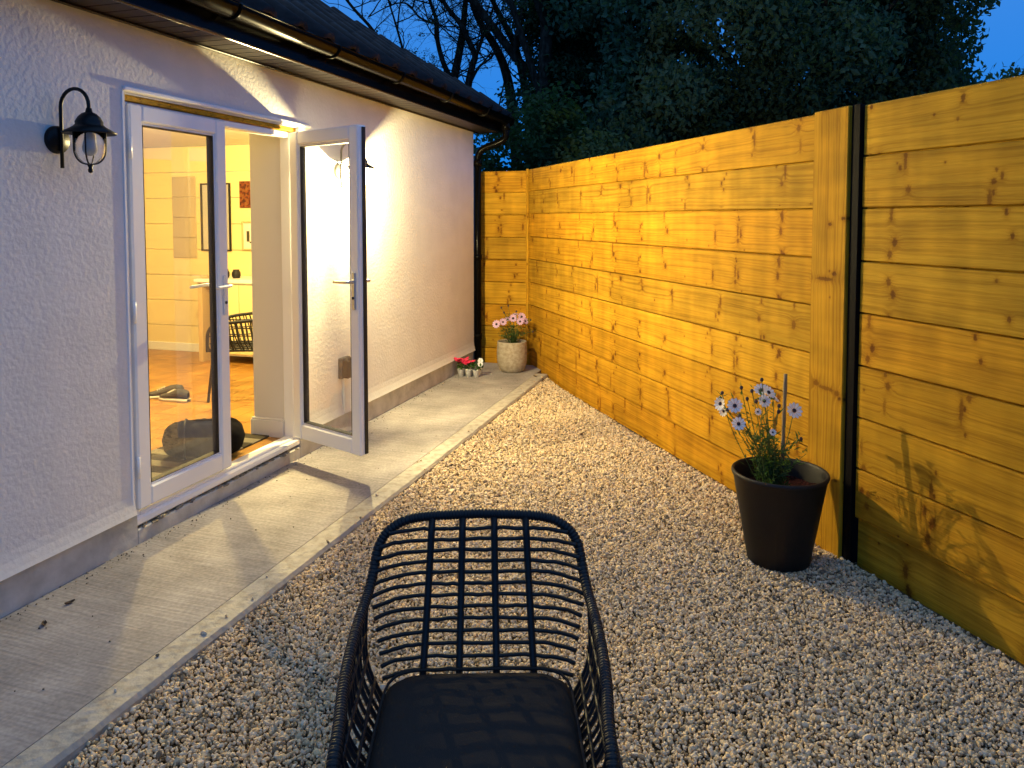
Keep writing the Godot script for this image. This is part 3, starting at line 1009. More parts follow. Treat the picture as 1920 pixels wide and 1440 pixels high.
func grow(st: SurfaceTool, at: Vector3, dir: Vector3, len: float, rad: float, depth: int, r: RandomNumberGenerator, tips: Array, wander := 0.25) -> void:
	var pts := [at]
	var radii := [rad]
	var p := at
	var d := dir
	var n := 5
	for i in n:
		d = (d + Vector3(r.randfn(), r.randfn() * 0.6 + 0.12, r.randfn()) * wander).normalized()
		p += d * len / n
		pts.append(p)
		radii.append(lerpf(rad, rad * 0.55, float(i + 1) / n))
	tube(st, pts, radii, 7 if rad > 0.06 else (5 if rad > 0.015 else 3), false)
	tips.append(p)
	if depth <= 0: return
	var kids := r.randi_range(2, 3) + (1 if depth < 3 else 0)
	for k in kids:
		var i := r.randi_range(2, n)
		var side := Vector3(r.randfn(), r.randfn() * 0.5 + 0.3, r.randfn()).normalized()
		grow(st, pts[i], (d * 0.8 + side * 0.75).normalized(), len * r.randf_range(0.55, 0.8), radii[i] * r.randf_range(0.5, 0.72), depth - 1, r, tips, wander)

func crown(parent: Node3D, called: String, mesh: Mesh, m: Material, places: Array, sd: int, smin := 0.8, smax := 1.25) -> void:
	var r := RandomNumberGenerator.new()
	r.seed = sd
	var mm := MultiMesh.new()
	mm.transform_format = MultiMesh.TRANSFORM_3D
	mm.mesh = mesh
	mm.instance_count = places.size()
	var bf := PackedFloat32Array()
	bf.resize(places.size() * 12)
	for i in places.size():
		var b := Basis.from_euler(Vector3(r.randf_range(-0.5, 0.5), r.randf() * TAU, r.randf_range(-0.5, 0.5)))
		var s := r.randf_range(smin, smax)
		var p: Vector3 = places[i]
		var o := i * 12
		bf[o] = b.x.x * s; bf[o + 1] = b.y.x * s; bf[o + 2] = b.z.x * s; bf[o + 3] = p.x
		bf[o + 4] = b.x.y * s; bf[o + 5] = b.y.y * s; bf[o + 6] = b.z.y * s; bf[o + 7] = p.y
		bf[o + 8] = b.x.z * s; bf[o + 9] = b.y.z * s; bf[o + 10] = b.z.z * s; bf[o + 11] = p.z
	mm.buffer = bf
	var o := MultiMeshInstance3D.new()
	o.multimesh = mm
	o.material_override = m
	o.name = called
	o.set_meta("kind", "stuff")
	parent.add_child(o)

# lumps of foliage: balls placed along a shape, leaf sprigs mostly near their surface
func lumps(balls: Array, per_m2: float, sd: int) -> Array:
	var r := RandomNumberGenerator.new()
	r.seed = sd
	var out := []
	for b in balls:
		var c: Vector3 = b[0]
		var rad: float = b[1]
		var n := int(4.0 * PI * rad * rad * per_m2)
		for i in n:
			var d := Vector3(r.randfn(), r.randfn(), r.randfn()).normalized()
			if d.z < -0.55: continue
			out.append(c + d * rad * (1.0 - 0.45 * pow(r.randf(), 1.6)) * Vector3(1, 0.9, 1) + Vector3(r.randfn(), r.randfn(), r.randfn()) * 0.06)
	return out

# foliage balls on a loose grid inside an upright oval, in the tree's own axes
func mass(r: RandomNumberGenerator, c: Vector3, half: Vector3, gap: float, rad: float) -> Array:
	var out := []
	var y := -half.y
	while y <= half.y:
		var x := -half.x
		while x <= half.x:
			var p := Vector3(x + r.randfn() * gap * 0.3, y + r.randfn() * gap * 0.3, r.randf_range(-half.z, half.z))
			if pow(absf(p.x / half.x), 2.6) + pow(absf(p.y / half.y), 2.6) < 1.0:
				out.append([c + p, rad * r.randf_range(0.65, 1.25)])
			x += gap
		y += gap
	return out

func build_trees() -> void:
	var sp_a := sprig(3, 14, 0.26, 0.14, 0.075)
	var sp_b := sprig(4, 16, 0.22, 0.105, 0.065)
	var r := RandomNumberGenerator.new()
	# leafy trees beyond the fence: place, balls of foliage, trunk height and girth
	var specs := [
		["broadleaf_tree", "tree", "dense dark broadleaf tree filling the sky behind the middle of the fence", Vector3(4.5, 0, -14.8), "tree_leaf", [[Vector3(-0.3, 4.8, 0), Vector3(3.1, 3.6, 1.9), 0.74, 0.70], [Vector3(0.4, 2.6, 0.6), Vector3(3.4, 1.3, 0.9), 0.8, 0.62]], 4.6, 0.24, 11],
		["rounded_tree", "tree", "leafy tree thinning out against the blue sky at the right", Vector3(7.2, 0, -14.8), "tree_leaf", [[Vector3(-0.35, 3.9, 0), Vector3(1.35, 2.5, 1.3), 0.72, 0.6], [Vector3(0.9, 3.5, 0), Vector3(0.9, 1.7, 0.5), 0.62, 0.42]], 3.6, 0.16, 14],
		["ivy_tree", "tree", "tree with an ivy covered trunk at the left edge of the dark foliage", Vector3(1.0, 0, -15.4), "ivy_leaf", [[Vector3(-0.2, 3.0, 0), Vector3(0.55, 3.0, 0.4), 0.5, 0.42], [Vector3(0.9, 5.2, 0), Vector3(1.2, 1.9, 0.7), 0.7, 0.62], [Vector3(0.9, 3.0, 0.2), Vector3(1.3, 1.7, 0.5), 0.7, 0.62]], 6.0, 0.26, 12],
		["shrub", "shrub", "bushy evergreen shrub behind the fence corner beside the gutter end", Vector3(0.35, 0, -12.6), "leaf_dark", [[Vector3(0.1, 1.9, 0), Vector3(1.15, 1.5, 0.5), 0.5, 0.42]], 1.8, 0.05, 13],
		["sapling", "tree", "small leafy treetop peeping over the fence at far right", Vector3(9.7, 0, -15.2), "tree_leaf", [[Vector3(0, 3.3, 0), Vector3(0.9, 1.15, 0.5), 0.5, 0.36]], 2.6, 0.07, 15]]
	for s in specs:
		r.seed = s[8]
		var t := thing(s[0], s[2], s[1], s[3], 0.0, "trees beyond the fence")
		var st := begin(false)
		var tips := []
		grow(st, Vector3(0, -0.1, 0), Vector3(0.03, 1, 0), s[6], s[7], 3, r, tips, 0.12)
		if s[0] == "ivy_tree":
			grow(st, Vector3(-0.75, -0.1, 0.3), Vector3(-0.03, 1, 0.0), 6.6, 0.19, 3, r, tips, 0.07)
			grow(st, Vector3(-0.35, -0.1, 0.3), Vector3(0.06, 1, 0.0), 6.6, 0.15, 3, r, tips, 0.08)
		piece("trunk", st, M.bark, t)
		var balls := []
		for g in s[5]: balls.append_array(mass(r, g[0], g[1], g[2], g[3]))
		# darker and paler clumps of leaves
		var dim := []
		var pale := []
		for b in balls: (pale if r.randf() < 0.36 else dim).append([b[0] + (Vector3(0, 0, 0.22) if pale.size() % 2 else Vector3.ZERO), b[1]])
		var thick := 23.0 if s[4] == "tree_leaf" else 24.0
		crown(t, "crown", sp_a if s[4] == "tree_leaf" else sp_b, M[s[4]], lumps(dim, thick, s[8] + 50), s[8] + 90)
		crown(t, "crown_001", sp_a if s[4] == "tree_leaf" else sp_b, M[s[4] + "_pale"], lumps(pale, thick, s[8] + 51), s[8] + 91)
	# bare trees against the sky above the roof verge: each limb as a run of places with its girth
	var limbs := [
		["bare tree forking low, with one limb curling left and one rising straight", Vector3(-1.2, 0, -16.0), [
			[0.10, Vector3(-1.3, -0.1, -16), Vector3(-1.30, 2.2, -16), Vector3(-1.25, 4.00, -16.0), Vector3(-1.17, 4.54, -16.0), Vector3(-1.07, 5.08, -16.1), Vector3(-1.00, 5.62, -16.2), Vector3(-0.96, 6.05, -16.2), Vector3(-0.87, 6.9, -16.2)],
			[0.055, Vector3(-1.22, 4.40, -16.0), Vector3(-1.40, 4.78, -15.9), Vector3(-1.50, 5.19, -15.8), Vector3(-1.52, 5.57, -15.8), Vector3(-1.65, 5.99, -15.7), Vector3(-1.79, 6.6, -15.7)],
			[0.022, Vector3(-1.52, 5.51, -15.8), Vector3(-1.85, 5.64, -15.8), Vector3(-2.12, 5.94, -15.9), Vector3(-2.44, 5.92, -15.9), Vector3(-2.93, 5.70, -16.0)]]],
		["bare tree whose crooked limb crosses in front of its neighbour", Vector3(-0.9, 0, -15.7), [
			[0.075, Vector3(-0.95, -0.1, -15.7), Vector3(-0.95, 2.0, -15.7), Vector3(-0.90, 4.00, -15.7), Vector3(-0.80, 4.65, -15.7), Vector3(-0.74, 4.85, -15.7), Vector3(-0.83, 5.08, -15.7), Vector3(-1.02, 5.46, -15.6), Vector3(-1.28, 5.78, -15.6), Vector3(-1.41, 6.05, -15.6), Vector3(-1.52, 6.6, -15.6)],
			[0.035, Vector3(-0.74, 4.80, -15.7), Vector3(-0.60, 5.19, -15.7), Vector3(-0.52, 5.46, -15.8), Vector3(-0.38, 5.83, -15.8), Vector3(-0.27, 6.4, -15.8)],
			[0.03, Vector3(-0.85, 4.3, -15.7), Vector3(-0.66, 4.62, -15.6), Vector3(-0.42, 4.8, -15.6), Vector3(-0.3, 5.0, -15.6)]]],
		["leaning bare trunks in front of the dark foliage", Vector3(0.1, 0, -16.3), [
			[0.11, Vector3(0.25, -0.1, -16.3), Vector3(0.15, 2.0, -16.3), Vector3(0.00, 3.90, -16.3), Vector3(-0.13, 4.65, -16.3), Vector3(-0.33, 5.14, -16.3), Vector3(-0.60, 5.57, -16.3), Vector3(-0.78, 5.94, -16.3), Vector3(-0.95, 6.6, -16.3)],
			[0.085, Vector3(0.40, 2.0, -16.3), Vector3(0.33, 3.90, -16.3), Vector3(0.09, 5.08, -16.2), Vector3(-0.16, 5.62, -16.2), Vector3(-0.38, 6.05, -16.2), Vector3(-0.55, 6.6, -16.2)],
			[0.05, Vector3(0.2, 4.4, -16.2), Vector3(0.35, 5.0, -16.1), Vector3(0.3, 5.7, -16.1), Vector3(0.1, 6.5, -16.1)]]],
		["thin twiggy bare tree above the tiles at the top left", Vector3(-2.4, 0, -16.6), [
			[0.05, Vector3(-2.3, -0.1, -16.6), Vector3(-2.35, 2.0, -16.6), Vector3(-2.40, 4.22, -16.6), Vector3(-2.83, 5.40, -16.6), Vector3(-3.36, 6.05, -16.6), Vector3(-3.79, 6.6, -16.6)],
			[0.03, Vector3(-2.40, 4.22, -16.6), Vector3(-2.3, 5.0, -16.6), Vector3(-2.45, 5.7, -16.5), Vector3(-2.7, 6.5, -16.5)]]]]
	var n := 0
	for b in limbs:
		r.seed = 200 + n
		n += 1
		var t := thing("bare_tree", b[0], "tree", b[1], 0.0, "bare trees beyond the roof")
		var st := begin(false)
		var tips := []
		for l in b[2]:
			var pts := []
			for k in range(1, l.size()): pts.append(l[k] - b[1])
			var c := curve(pts, 5)
			var radii := []
			for k in c.size(): radii.append(l[0] * lerpf(1.15, 0.45, float(k) / c.size()))
			tube(st, c, radii, 8, false)
			for k in c.size():
				if c[k].y > 4.1 and r.randf() < 0.5:
					var side := Vector3(r.randfn(), absf(r.randfn()) * 0.6 + 0.2, r.randfn() * 0.6).normalized()
					grow(st, c[k], side, r.randf_range(0.5, 1.1), r.randf_range(0.010, 0.02), 2, r, tips, 0.22)
		piece("trunk", st, M.bark, t)
		var few := []
		for p in tips:
			if r.randf() < (0.16 if n != 3 else 0.4): few.append(p)
		if n == 1: few.append_array(lumps([[Vector3(-0.75, 4.75, 0.2), 0.32], [Vector3(-0.45, 4.45, 0.2), 0.4], [Vector3(-0.95, 4.35, 0.2), 0.35]], 16.0, 66))
		crown(t, "crown", sp_b, M.ivy_leaf, few, n + 5, 0.25, 0.5)
	# overgrown hedge along behind the fence
	var hedge := thing("hedge", "dark overgrown hedge running along behind the timber fence", "hedge", Vector3(3.4, 0, -13.6))
	r.seed = 31
	var hm := mass(r, Vector3(0.0, 1.7, 0), Vector3(5.2, 1.35, 0.5), 0.62, 0.5)
	crown(hedge, "foliage", sp_b, M.ivy_leaf, lumps(hm, 17.0, 77), 78)
	for i in 8:
		var hs := begin(false)
		tube(hs, curve([Vector3(-4.4 + i * 1.25, -0.1, 0), Vector3(-4.3 + i * 1.25, 1.0, 0.2), Vector3(-4.6 + i * 1.25, 2.4, 0.0)], 3), 0.04, 5)
		piece("stem", hs, M.bark, hedge)

# ---------------------------------------------------------------- wall lanterns
func lantern(label: String, u: float, lit: bool) -> void:
	var t := thing("wall_lantern", label, "wall lamp", hp(u, 1.946, 0.0), HOUSE_TURN)
	# own axes: x along the wall, y up from the mounting disc, z out of the wall
	var st := begin(false)
	var pr := [Vector2(0.058, 0.0), Vector2(0.058, 0.012), Vector2(0.05, 0.022), Vector2(0.0, 0.024)]
	for i in pr.size() - 1:
		for k in 28:
			var a := TAU * k / 28
			var b := TAU * (k + 1) / 28
			var f := func(p: Vector2, q: float) -> Vector3: return Vector3(cos(q) * p.x, sin(q) * p.x, p.y)
			var o := Vector3(cos((a + b) / 2), sin((a + b) / 2), 0.6 if i > 0 else 0.0)
			if i == 2: o = Vector3.BACK
			quad(st, f.call(pr[i], a), f.call(pr[i], b), f.call(pr[i + 1], b), f.call(pr[i + 1], a), o)
	piece("mounting_disc", st, M.black_metal, t)
	st = begin(false)
	var pts := [Vector3(0, -0.118, 0.03), Vector3(0, 0.13, 0.03)]
	for i in 13:
		var a := PI - PI * i / 12.0
		pts.append(Vector3(0, 0.134 + sin(a) * 0.0735, 0.1035 + cos(a) * 0.0735))
	pts.append(Vector3(0, 0.10, 0.177))
	tube(st, pts, 0.0075, 10)
	piece("arm", st, M.black_metal, t)
	var c := Vector3(0, 0, 0.177)
	st = begin(false)
	lathe(st, [Vector2(0.10, 0.018), Vector2(0.103, 0.024), Vector2(0.062, 0.048), Vector2(0.052, 0.058), Vector2(0.053, 0.068), Vector2(0.042, 0.088), Vector2(0.028, 0.102), Vector2(0.014, 0.108), Vector2(0.010, 0.125), Vector2(0.0, 0.126)], 28, c)
	lathe(st, [Vector2(0.0, 0.052), Vector2(0.058, 0.045), Vector2(0.10, 0.018)], 28, c)
	piece("shade", st, M.black_metal, t)
	var glass := [Vector2(0.001, -0.107), Vector2(0.028, -0.100), Vector2(0.046, -0.083), Vector2(0.056, -0.058), Vector2(0.058, -0.03), Vector2(0.058, 0.04)]
	st = begin(false)
	lathe(st, glass, 28, c)
	if not lit:
		lathe(st, [Vector2(0.058, 0.04), Vector2(0.0535, 0.04), Vector2(0.0535, -0.03), Vector2(0.0515, -0.056), Vector2(0.0415, -0.079), Vector2(0.0245, -0.0955), Vector2(0.001, -0.1025)], 28, c)
	piece("glass", st, M.lamp_glass if lit else M.thick_glass, t)
	for k in 4:
		var a := PI / 4 + PI / 2 * k + 0.25
		st = begin(false)
		var bars := []
		for g in range(glass.size() - 1, -1, -1):
			bars.append(c + Vector3(cos(a) * (glass[g].x + 0.003), glass[g].y, sin(a) * (glass[g].x + 0.003)))
		tube(st, curve(bars, 3), 0.0032, 6)
		piece("cage_bar", st, M.black_metal, t)
	st = begin(false)
	lathe(st, [Vector2(0.0, -0.142), Vector2(0.008, -0.138), Vector2(0.010, -0.128), Vector2(0.007, -0.120), Vector2(0.012, -0.108), Vector2(0.009, -0.1), Vector2(0, -0.099)], 14, c)
	piece("finial", st, M.black_metal, t)
	st = begin(false)
	lathe(st, [Vector2(0.0, 0.018), Vector2(0.017, 0.019), Vector2(0.017, 0.05), Vector2(0.0, 0.051)], 14, c)
	piece("socket", st, M.black_metal, t)
	st = begin(false)
	lathe(st, [Vector2(0.0, -0.072), Vector2(0.018, -0.068), Vector2(0.028, -0.05), Vector2(0.029, -0.035), Vector2(0.022, -0.012), Vector2(0.013, 0.008), Vector2(0.012, 0.018)], 18, c)
	piece("lamp_bulb", st, M.bulb_lit if lit else M.bulb_off, t)
	if lit:
		var l := OmniLight3D.new()
		l.name = "lamp_light"
		l.light_color = lin(1.0, 0.80, 0.38)
		l.light_energy = 9.0
		l.light_size = 0.010
		l.omni_range = 30.0
		l.omni_attenuation = 2.0
		l.shadow_enabled = true
		l.position = c + Vector3(0, -0.04, 0)
		t.add_child(l)

func build_lanterns() -> void:
	lantern("black swan neck lantern, unlit, on the wall left of the doors", -0.305, false)
	lantern("glowing black swan neck lantern on the wall behind the open door leaf", 2.024, true)

# ---------------------------------------------------------------- woven chairs
const RIM := [[0, 0.822, 0.0], [0.16, 0.816, 0.005], [0.228, 0.795, 0.018], [0.262, 0.757, 0.04], [0.273, 0.70, 0.08], [0.279, 0.668, 0.135], [0.285, 0.652, 0.24], [0.284, 0.64, 0.367], [0.277, 0.63, 0.479], [0.266, 0.62, 0.575], [0.262, 0.60, 0.65], [0.26, 0.54, 0.69], [0.26, 0.40, 0.695]]

func rim_side(s: float) -> Array:
	var p := []
	for q in RIM: p.append(Vector3(q[0] * s, q[1], q[2] - 0.40))
	return curve(p, 6)

func make_chair(label: String, at: Vector3, turn: float) -> Node3D:
	var t := thing("woven_armchair", label, "armchair", at, turn, "black woven armchairs")
	var right := rim_side(1.0)
	var left := rim_side(-1.0)
	var loop := left.duplicate()
	loop.reverse()
	loop.append_array(right.slice(1))
	var st := begin(false)
	tube(st, loop, 0.0115, 10)
	var rim := piece("rim", st, M.rattan, t)
	# wrapping: fine rings of cord along the rim of arms and back
	st = begin(false)
	var cord := []
	var d := 0.0
	for i in range(1, loop.size()):
		var seg: Vector3 = loop[i] - loop[i - 1]
		var k := 0.0
		while k < seg.length():
			cord.append([loop[i - 1] + seg.normalized() * k, seg.normalized()])
			k += 0.0085
	for c in cord:
		tube(st, [c[0] - c[1] * 0.0036, c[0] - c[1] * 0.002, c[0] + c[1] * 0.002, c[0] + c[1] * 0.0036], [0.0116, 0.0133, 0.0133, 0.0116], 9, false)
	piece("rim_cord", st, M.rattan, rim)
	# seat pan and its loop
	var hw := func(z: float) -> float: return 0.236 - 0.02 * clampf((z + 0.27) / 0.55, 0, 1)
	st = begin(false)
	var seat := []
	for q in [[-0.216, 0.29], [-0.226, 0.1], [-0.235, -0.15], [-0.225, -0.24], [-0.17, -0.278], [0.0, -0.285], [0.17, -0.278], [0.225, -0.24], [0.235, -0.15], [0.226, 0.1], [0.216, 0.29]]:
		seat.append(Vector3(q[0], 0.40, q[1]))
	var sl := curve(seat, 6)
	tube(st, sl, 0.010, 8)
	tube(st, [sl[0], sl[-1]], 0.010, 8)
	piece("seat_frame", st, M.rattan, t)
	# seat weave
	st = begin(false)
	for k in 15:
		var z := -0.25 + k * 0.038
		tube(st, [Vector3(-hw.call(z), 0.402, z), Vector3(hw.call(z), 0.402, z)], 0.006, 5)
	for k in 5:
		var x := -0.17 + k * 0.085
		tube(st, [Vector3(x, 0.408, -0.27), Vector3(x, 0.408, 0.29)], 0.007, 5)
	piece("seat_weave", st, M.rattan, t)
	# backrest: four uprights and rows of cord
	var back := knot("backrest", t)
	var zb := func(x: float, y: float) -> float:
		var xn := absf(x) / 0.285
		return -0.395 + (0.82 - y) * 0.30 + 0.085 * pow(xn, 5.0) + 0.02 * sin((y - 0.42) / 0.4 * PI) * -1.0
	for x in [-0.132, -0.046, 0.043, 0.132]:
		for o in [0.0]:
			st = begin(false)
			var p := []
			for k in 10:
				var y := lerpf(0.815, 0.40, k / 9.0)
				var xx: float = (x + o) * lerpf(0.95, 1.10, k / 9.0)
				p.append(Vector3(xx, y, zb.call(xx, y)))
			tube(st, p, 0.0096, 8, true)
			piece("upright", st, M.rattan, back)
	for k in 13:
		var y := 0.786 - k * 0.0275
		var half := 0.27
		if y > 0.67:
			half = 0.0
			for i in right.size() - 1:
				if right[i].y >= y and right[i + 1].y < y:
					half = lerpf(right[i].x, right[i + 1].x, (right[i].y - y) / (right[i].y - right[i + 1].y)) - 0.004
					break
		else:
			half = lerpf(0.279, 0.232, (0.67 - y) / 0.27)
		st = begin(false)
		var p := []
		for j in 33:
			var x := lerpf(-half, half, j / 32.0)
			var wv := sin(j / 32.0 * PI * 9.0 + k * PI) * 0.002
			p.append(Vector3(x, y + rng.randfn() * 0.0008 + 0.0008 * sin(j * 0.4 + k), zb.call(x, y) + wv))
		tube(st, p, 0.0054, 6)
		piece("cord", st, M.rattan, back)
	# arms: slanting strands from the rim down to the seat
	for s in [-1.0, 1.0]:
		var arm := knot("arm_panel", t)
		var rimside: Array = right if s > 0 else left
		for k in 19:
			var f := lerpf(0.44, 0.90, k / 18.0)
			var a: Vector3 = rimside[int(f * (rimside.size() - 1))]
			var z := lerpf(-0.24, 0.285, k / 18.0) + rng.randf_range(-0.006, 0.006)
			var b := Vector3(s * (hw.call(z) + 0.002), 0.402, z)
			st = begin(false)
			var m := (a + b) / 2 + Vector3(s * 0.022, -0.02, rng.randf_range(-0.01, 0.01))
			tube(st, curve([a, m, b], 5), 0.0046 if k % 3 else 0.0062, 6)
			piece("strand", st, M.rattan, arm)
		for y in [0.58, 0.52, 0.46]:
			st = begin(false)
			var p := []
			for k in 12:
				var g: float = (0.64 - y) / 0.24
				var z := lerpf(-0.25, 0.28, k / 11.0)
				p.append(Vector3(s * (lerpf(0.28, hw.call(z), g) + 0.02 * sin(g * PI)), y + sin(k * 1.3) * 0.002, z))
			tube(st, p, 0.005, 6)
			piece("strand", st, M.rattan, arm)
	# legs
	for q in [[-1.0, 0.26], [1.0, 0.26], [-1.0, -0.25], [1.0, -0.25]]:
		st = begin(false)
		tube(st, curve([Vector3(q[0] * 0.215, 0.41, q[1]), Vector3(q[0] * 0.225, 0.25, q[1] * 1.06), Vector3(q[0] * 0.245, 0.0, q[1] * 1.16)], 4), 0.011, 10)
		piece("leg", st, M.black_metal, t)
	return t

func cushion_mesh() -> ArrayMesh:
	var st := begin(false)
	var n := 22
	var f := func(i: int, j: int, top: float) -> Vector3:
		var a := float(i) / n * 2 - 1
		var b := float(j) / n * 2 - 1
		# rounded square outline
		var e := 1.0 / pow(pow(absf(a), 7.0) + pow(absf(b), 7.0) + 1e-9, 1.0 / 7.0) * maxf(absf(a), absf(b))
		var edge := maxf(absf(a), absf(b))
		var h := 0.030 * pow(maxf(0.0, 1.0 - pow(edge, 9.0)), 0.5)
		var puff := 0.003 * cos(a * 1.4) * cos(b * 1.4) + 0.0025 * sin(a * 7.0 + b * 3.0) * (1.0 - edge)
		return Vector3(a * e * 0.236, top * h + (puff if top > 0 else 0.0), b * e * 0.285)
	for i in n:
		for j in n:
			for top in [1.0, -1.0]:
				quad(st, f.call(i, j, top), f.call(i + 1, j, top), f.call(i + 1, j + 1, top), f.call(i, j + 1, top), Vector3(0, top, 0))
	return done(st)

func build_chairs() -> void:
	var a := make_chair("black woven armchair facing the camera on the gravel", Vector3(-0.079, 0.0, -1.65), 1.5)
	var c := put("cushion", cushion_mesh(), M.cushion)
	c.transform = Transform3D(Basis(Vector3.UP, deg_to_rad(1.5)), Vector3(-0.078, 0.442, -1.645))
	var pst := begin(false)
	for top in [-0.022, 0.022]:
		var loop := []
		for k in 65:
			var ang := TAU * k / 64
			var e := 1.0 / pow(pow(absf(cos(ang)), 7.0) + pow(absf(sin(ang)), 7.0), 1.0 / 7.0)
			loop.append(Vector3(cos(ang) * e * 0.231, top, sin(ang) * e * 0.280))
		tube(pst, loop, 0.0038, 6, false)
	piece("piping", pst, M.cushion, c)
	tag(c, "dark square seat cushion in the armchair on the gravel", "cushion")
	var b: Node3D = a.duplicate()
	b.name = numbered("woven_armchair")
	add_child(b)
	b.position = hp(2.5, FLOOR, -1.06)
	b.rotation_degrees.y = -82.0
	b.set_meta("label", "black woven armchair standing indoors on the wooden floor beyond the doorway")

# ---------------------------------------------------------------- pots and flowers
func flower_mesh(n: int, r0: float, r1: float, wide: float, cup: float) -> ArrayMesh:   # faces +y
	var st := begin(false)
	for k in n:
		var a := TAU * k / n
		var b := Basis(Vector3.UP, a)
		var p := [Vector3(0, 0, r0), Vector3(-wide * 0.6, cup * 0.3, lerpf(r0, r1, 0.35)), Vector3(-wide, cup * 0.8, lerpf(r0, r1, 0.75)), Vector3(0, cup, r1), Vector3(wide, cup * 0.8, lerpf(r0, r1, 0.75)), Vector3(wide * 0.6, cup * 0.3, lerpf(r0, r1, 0.35))]
		for i in range(1, 5):
			tri(st, b * p[0], b * p[i], b * p[i + 1], Vector3.UP)
	return done(st)

func aimed(at: Vector3, up: Vector3, s := 1.0) -> Transform3D:
	var y := up.normalized()
	var x := y.cross(Vector3(0.3, 0.2, 0.9)).normalized()
	return Transform3D(Basis(x, y, x.cross(y)).scaled(Vector3.ONE * s), at)

func daisies(plant: Node3D, root: Vector3, flowers: Array, buds: Array, petal: Material, size: float, sd: int, leaves: int, low: float, spread: float, tall: float) -> void:
	var r := RandomNumberGenerator.new()
	r.seed = sd
	var head := flower_mesh(11, 0.006, 0.039 * size, 0.0078 * size, 0.009)
	var eye := begin(false)
	ball(eye, Vector3(0, 0.003, 0), Vector3(0.0105, 0.006, 0.0105) * size, 8, 5)
	var eyem := done(eye)
	var st := begin(false)
	var node := []
	for q in flowers + buds:
		var p: Vector3 = q[0]
		var foot := root + Vector3(r.randf_range(-0.05, 0.05), 0, r.randf_range(-0.05, 0.05)) * spread / 0.13
		var mid := foot.lerp(p, 0.55) + Vector3(r.randfn() * 0.012, 0.03, r.randfn() * 0.012)
		var c := curve([foot, mid, p], 5)
		tube(st, c, 0.0019 * size, 5)
		for i in range(1, c.size()): node.append(c[i])
	for i in 14:
		var foot := root + Vector3(r.randf_range(-0.04, 0.04), 0, r.randf_range(-0.04, 0.04))
		var tip := root + Vector3(r.randfn() * spread * 0.6, tall * r.randf_range(0.3, 0.85), r.randfn() * spread * 0.6)
		var c := curve([foot, foot.lerp(tip, 0.5) + Vector3(0, 0.02, 0), tip], 5)
		tube(st, c, 0.0017, 4)
		for k in range(1, c.size()): node.append(c[k])
	piece("stems", st, M.stem, plant)
	for q in flowers:
		var f := put("flower", head, petal, plant)
		f.transform = aimed(q[0], q[1], q[2])
		put("flower_eye", eyem, M.flower_eye, f)
	var bm := begin(false)
	ball(bm, Vector3.ZERO, Vector3(0.0085, 0.010, 0.0085) * size, 8, 6)
	var budm := done(bm)
	for q in buds:
		var f := put("bud", budm, M.bud, plant)
		f.position = q[0]
	# small narrow leaves along every stem
	st = begin()
	var cap := root.y + tall
	for i in leaves:
		var p: Vector3 = node[r.randi() % node.size()]
		if p.y > cap * 0.96 and r.randf() < 0.75: continue
		p += Vector3(r.randfn(), r.randfn(), r.randfn()) * 0.012
		var b := Basis.from_euler(Vector3(r.randf_range(-1.4, 1.4), r.randf() * TAU, r.randf_range(-1.4, 1.4)))
		leaf_card(st, p, b, r.randf_range(0.02, 0.048) * size, r.randf_range(0.005, 0.011) * size)
	var fo := piece("foliage", st, M.leaf, plant)
	fo.set_meta("kind", "stuff")

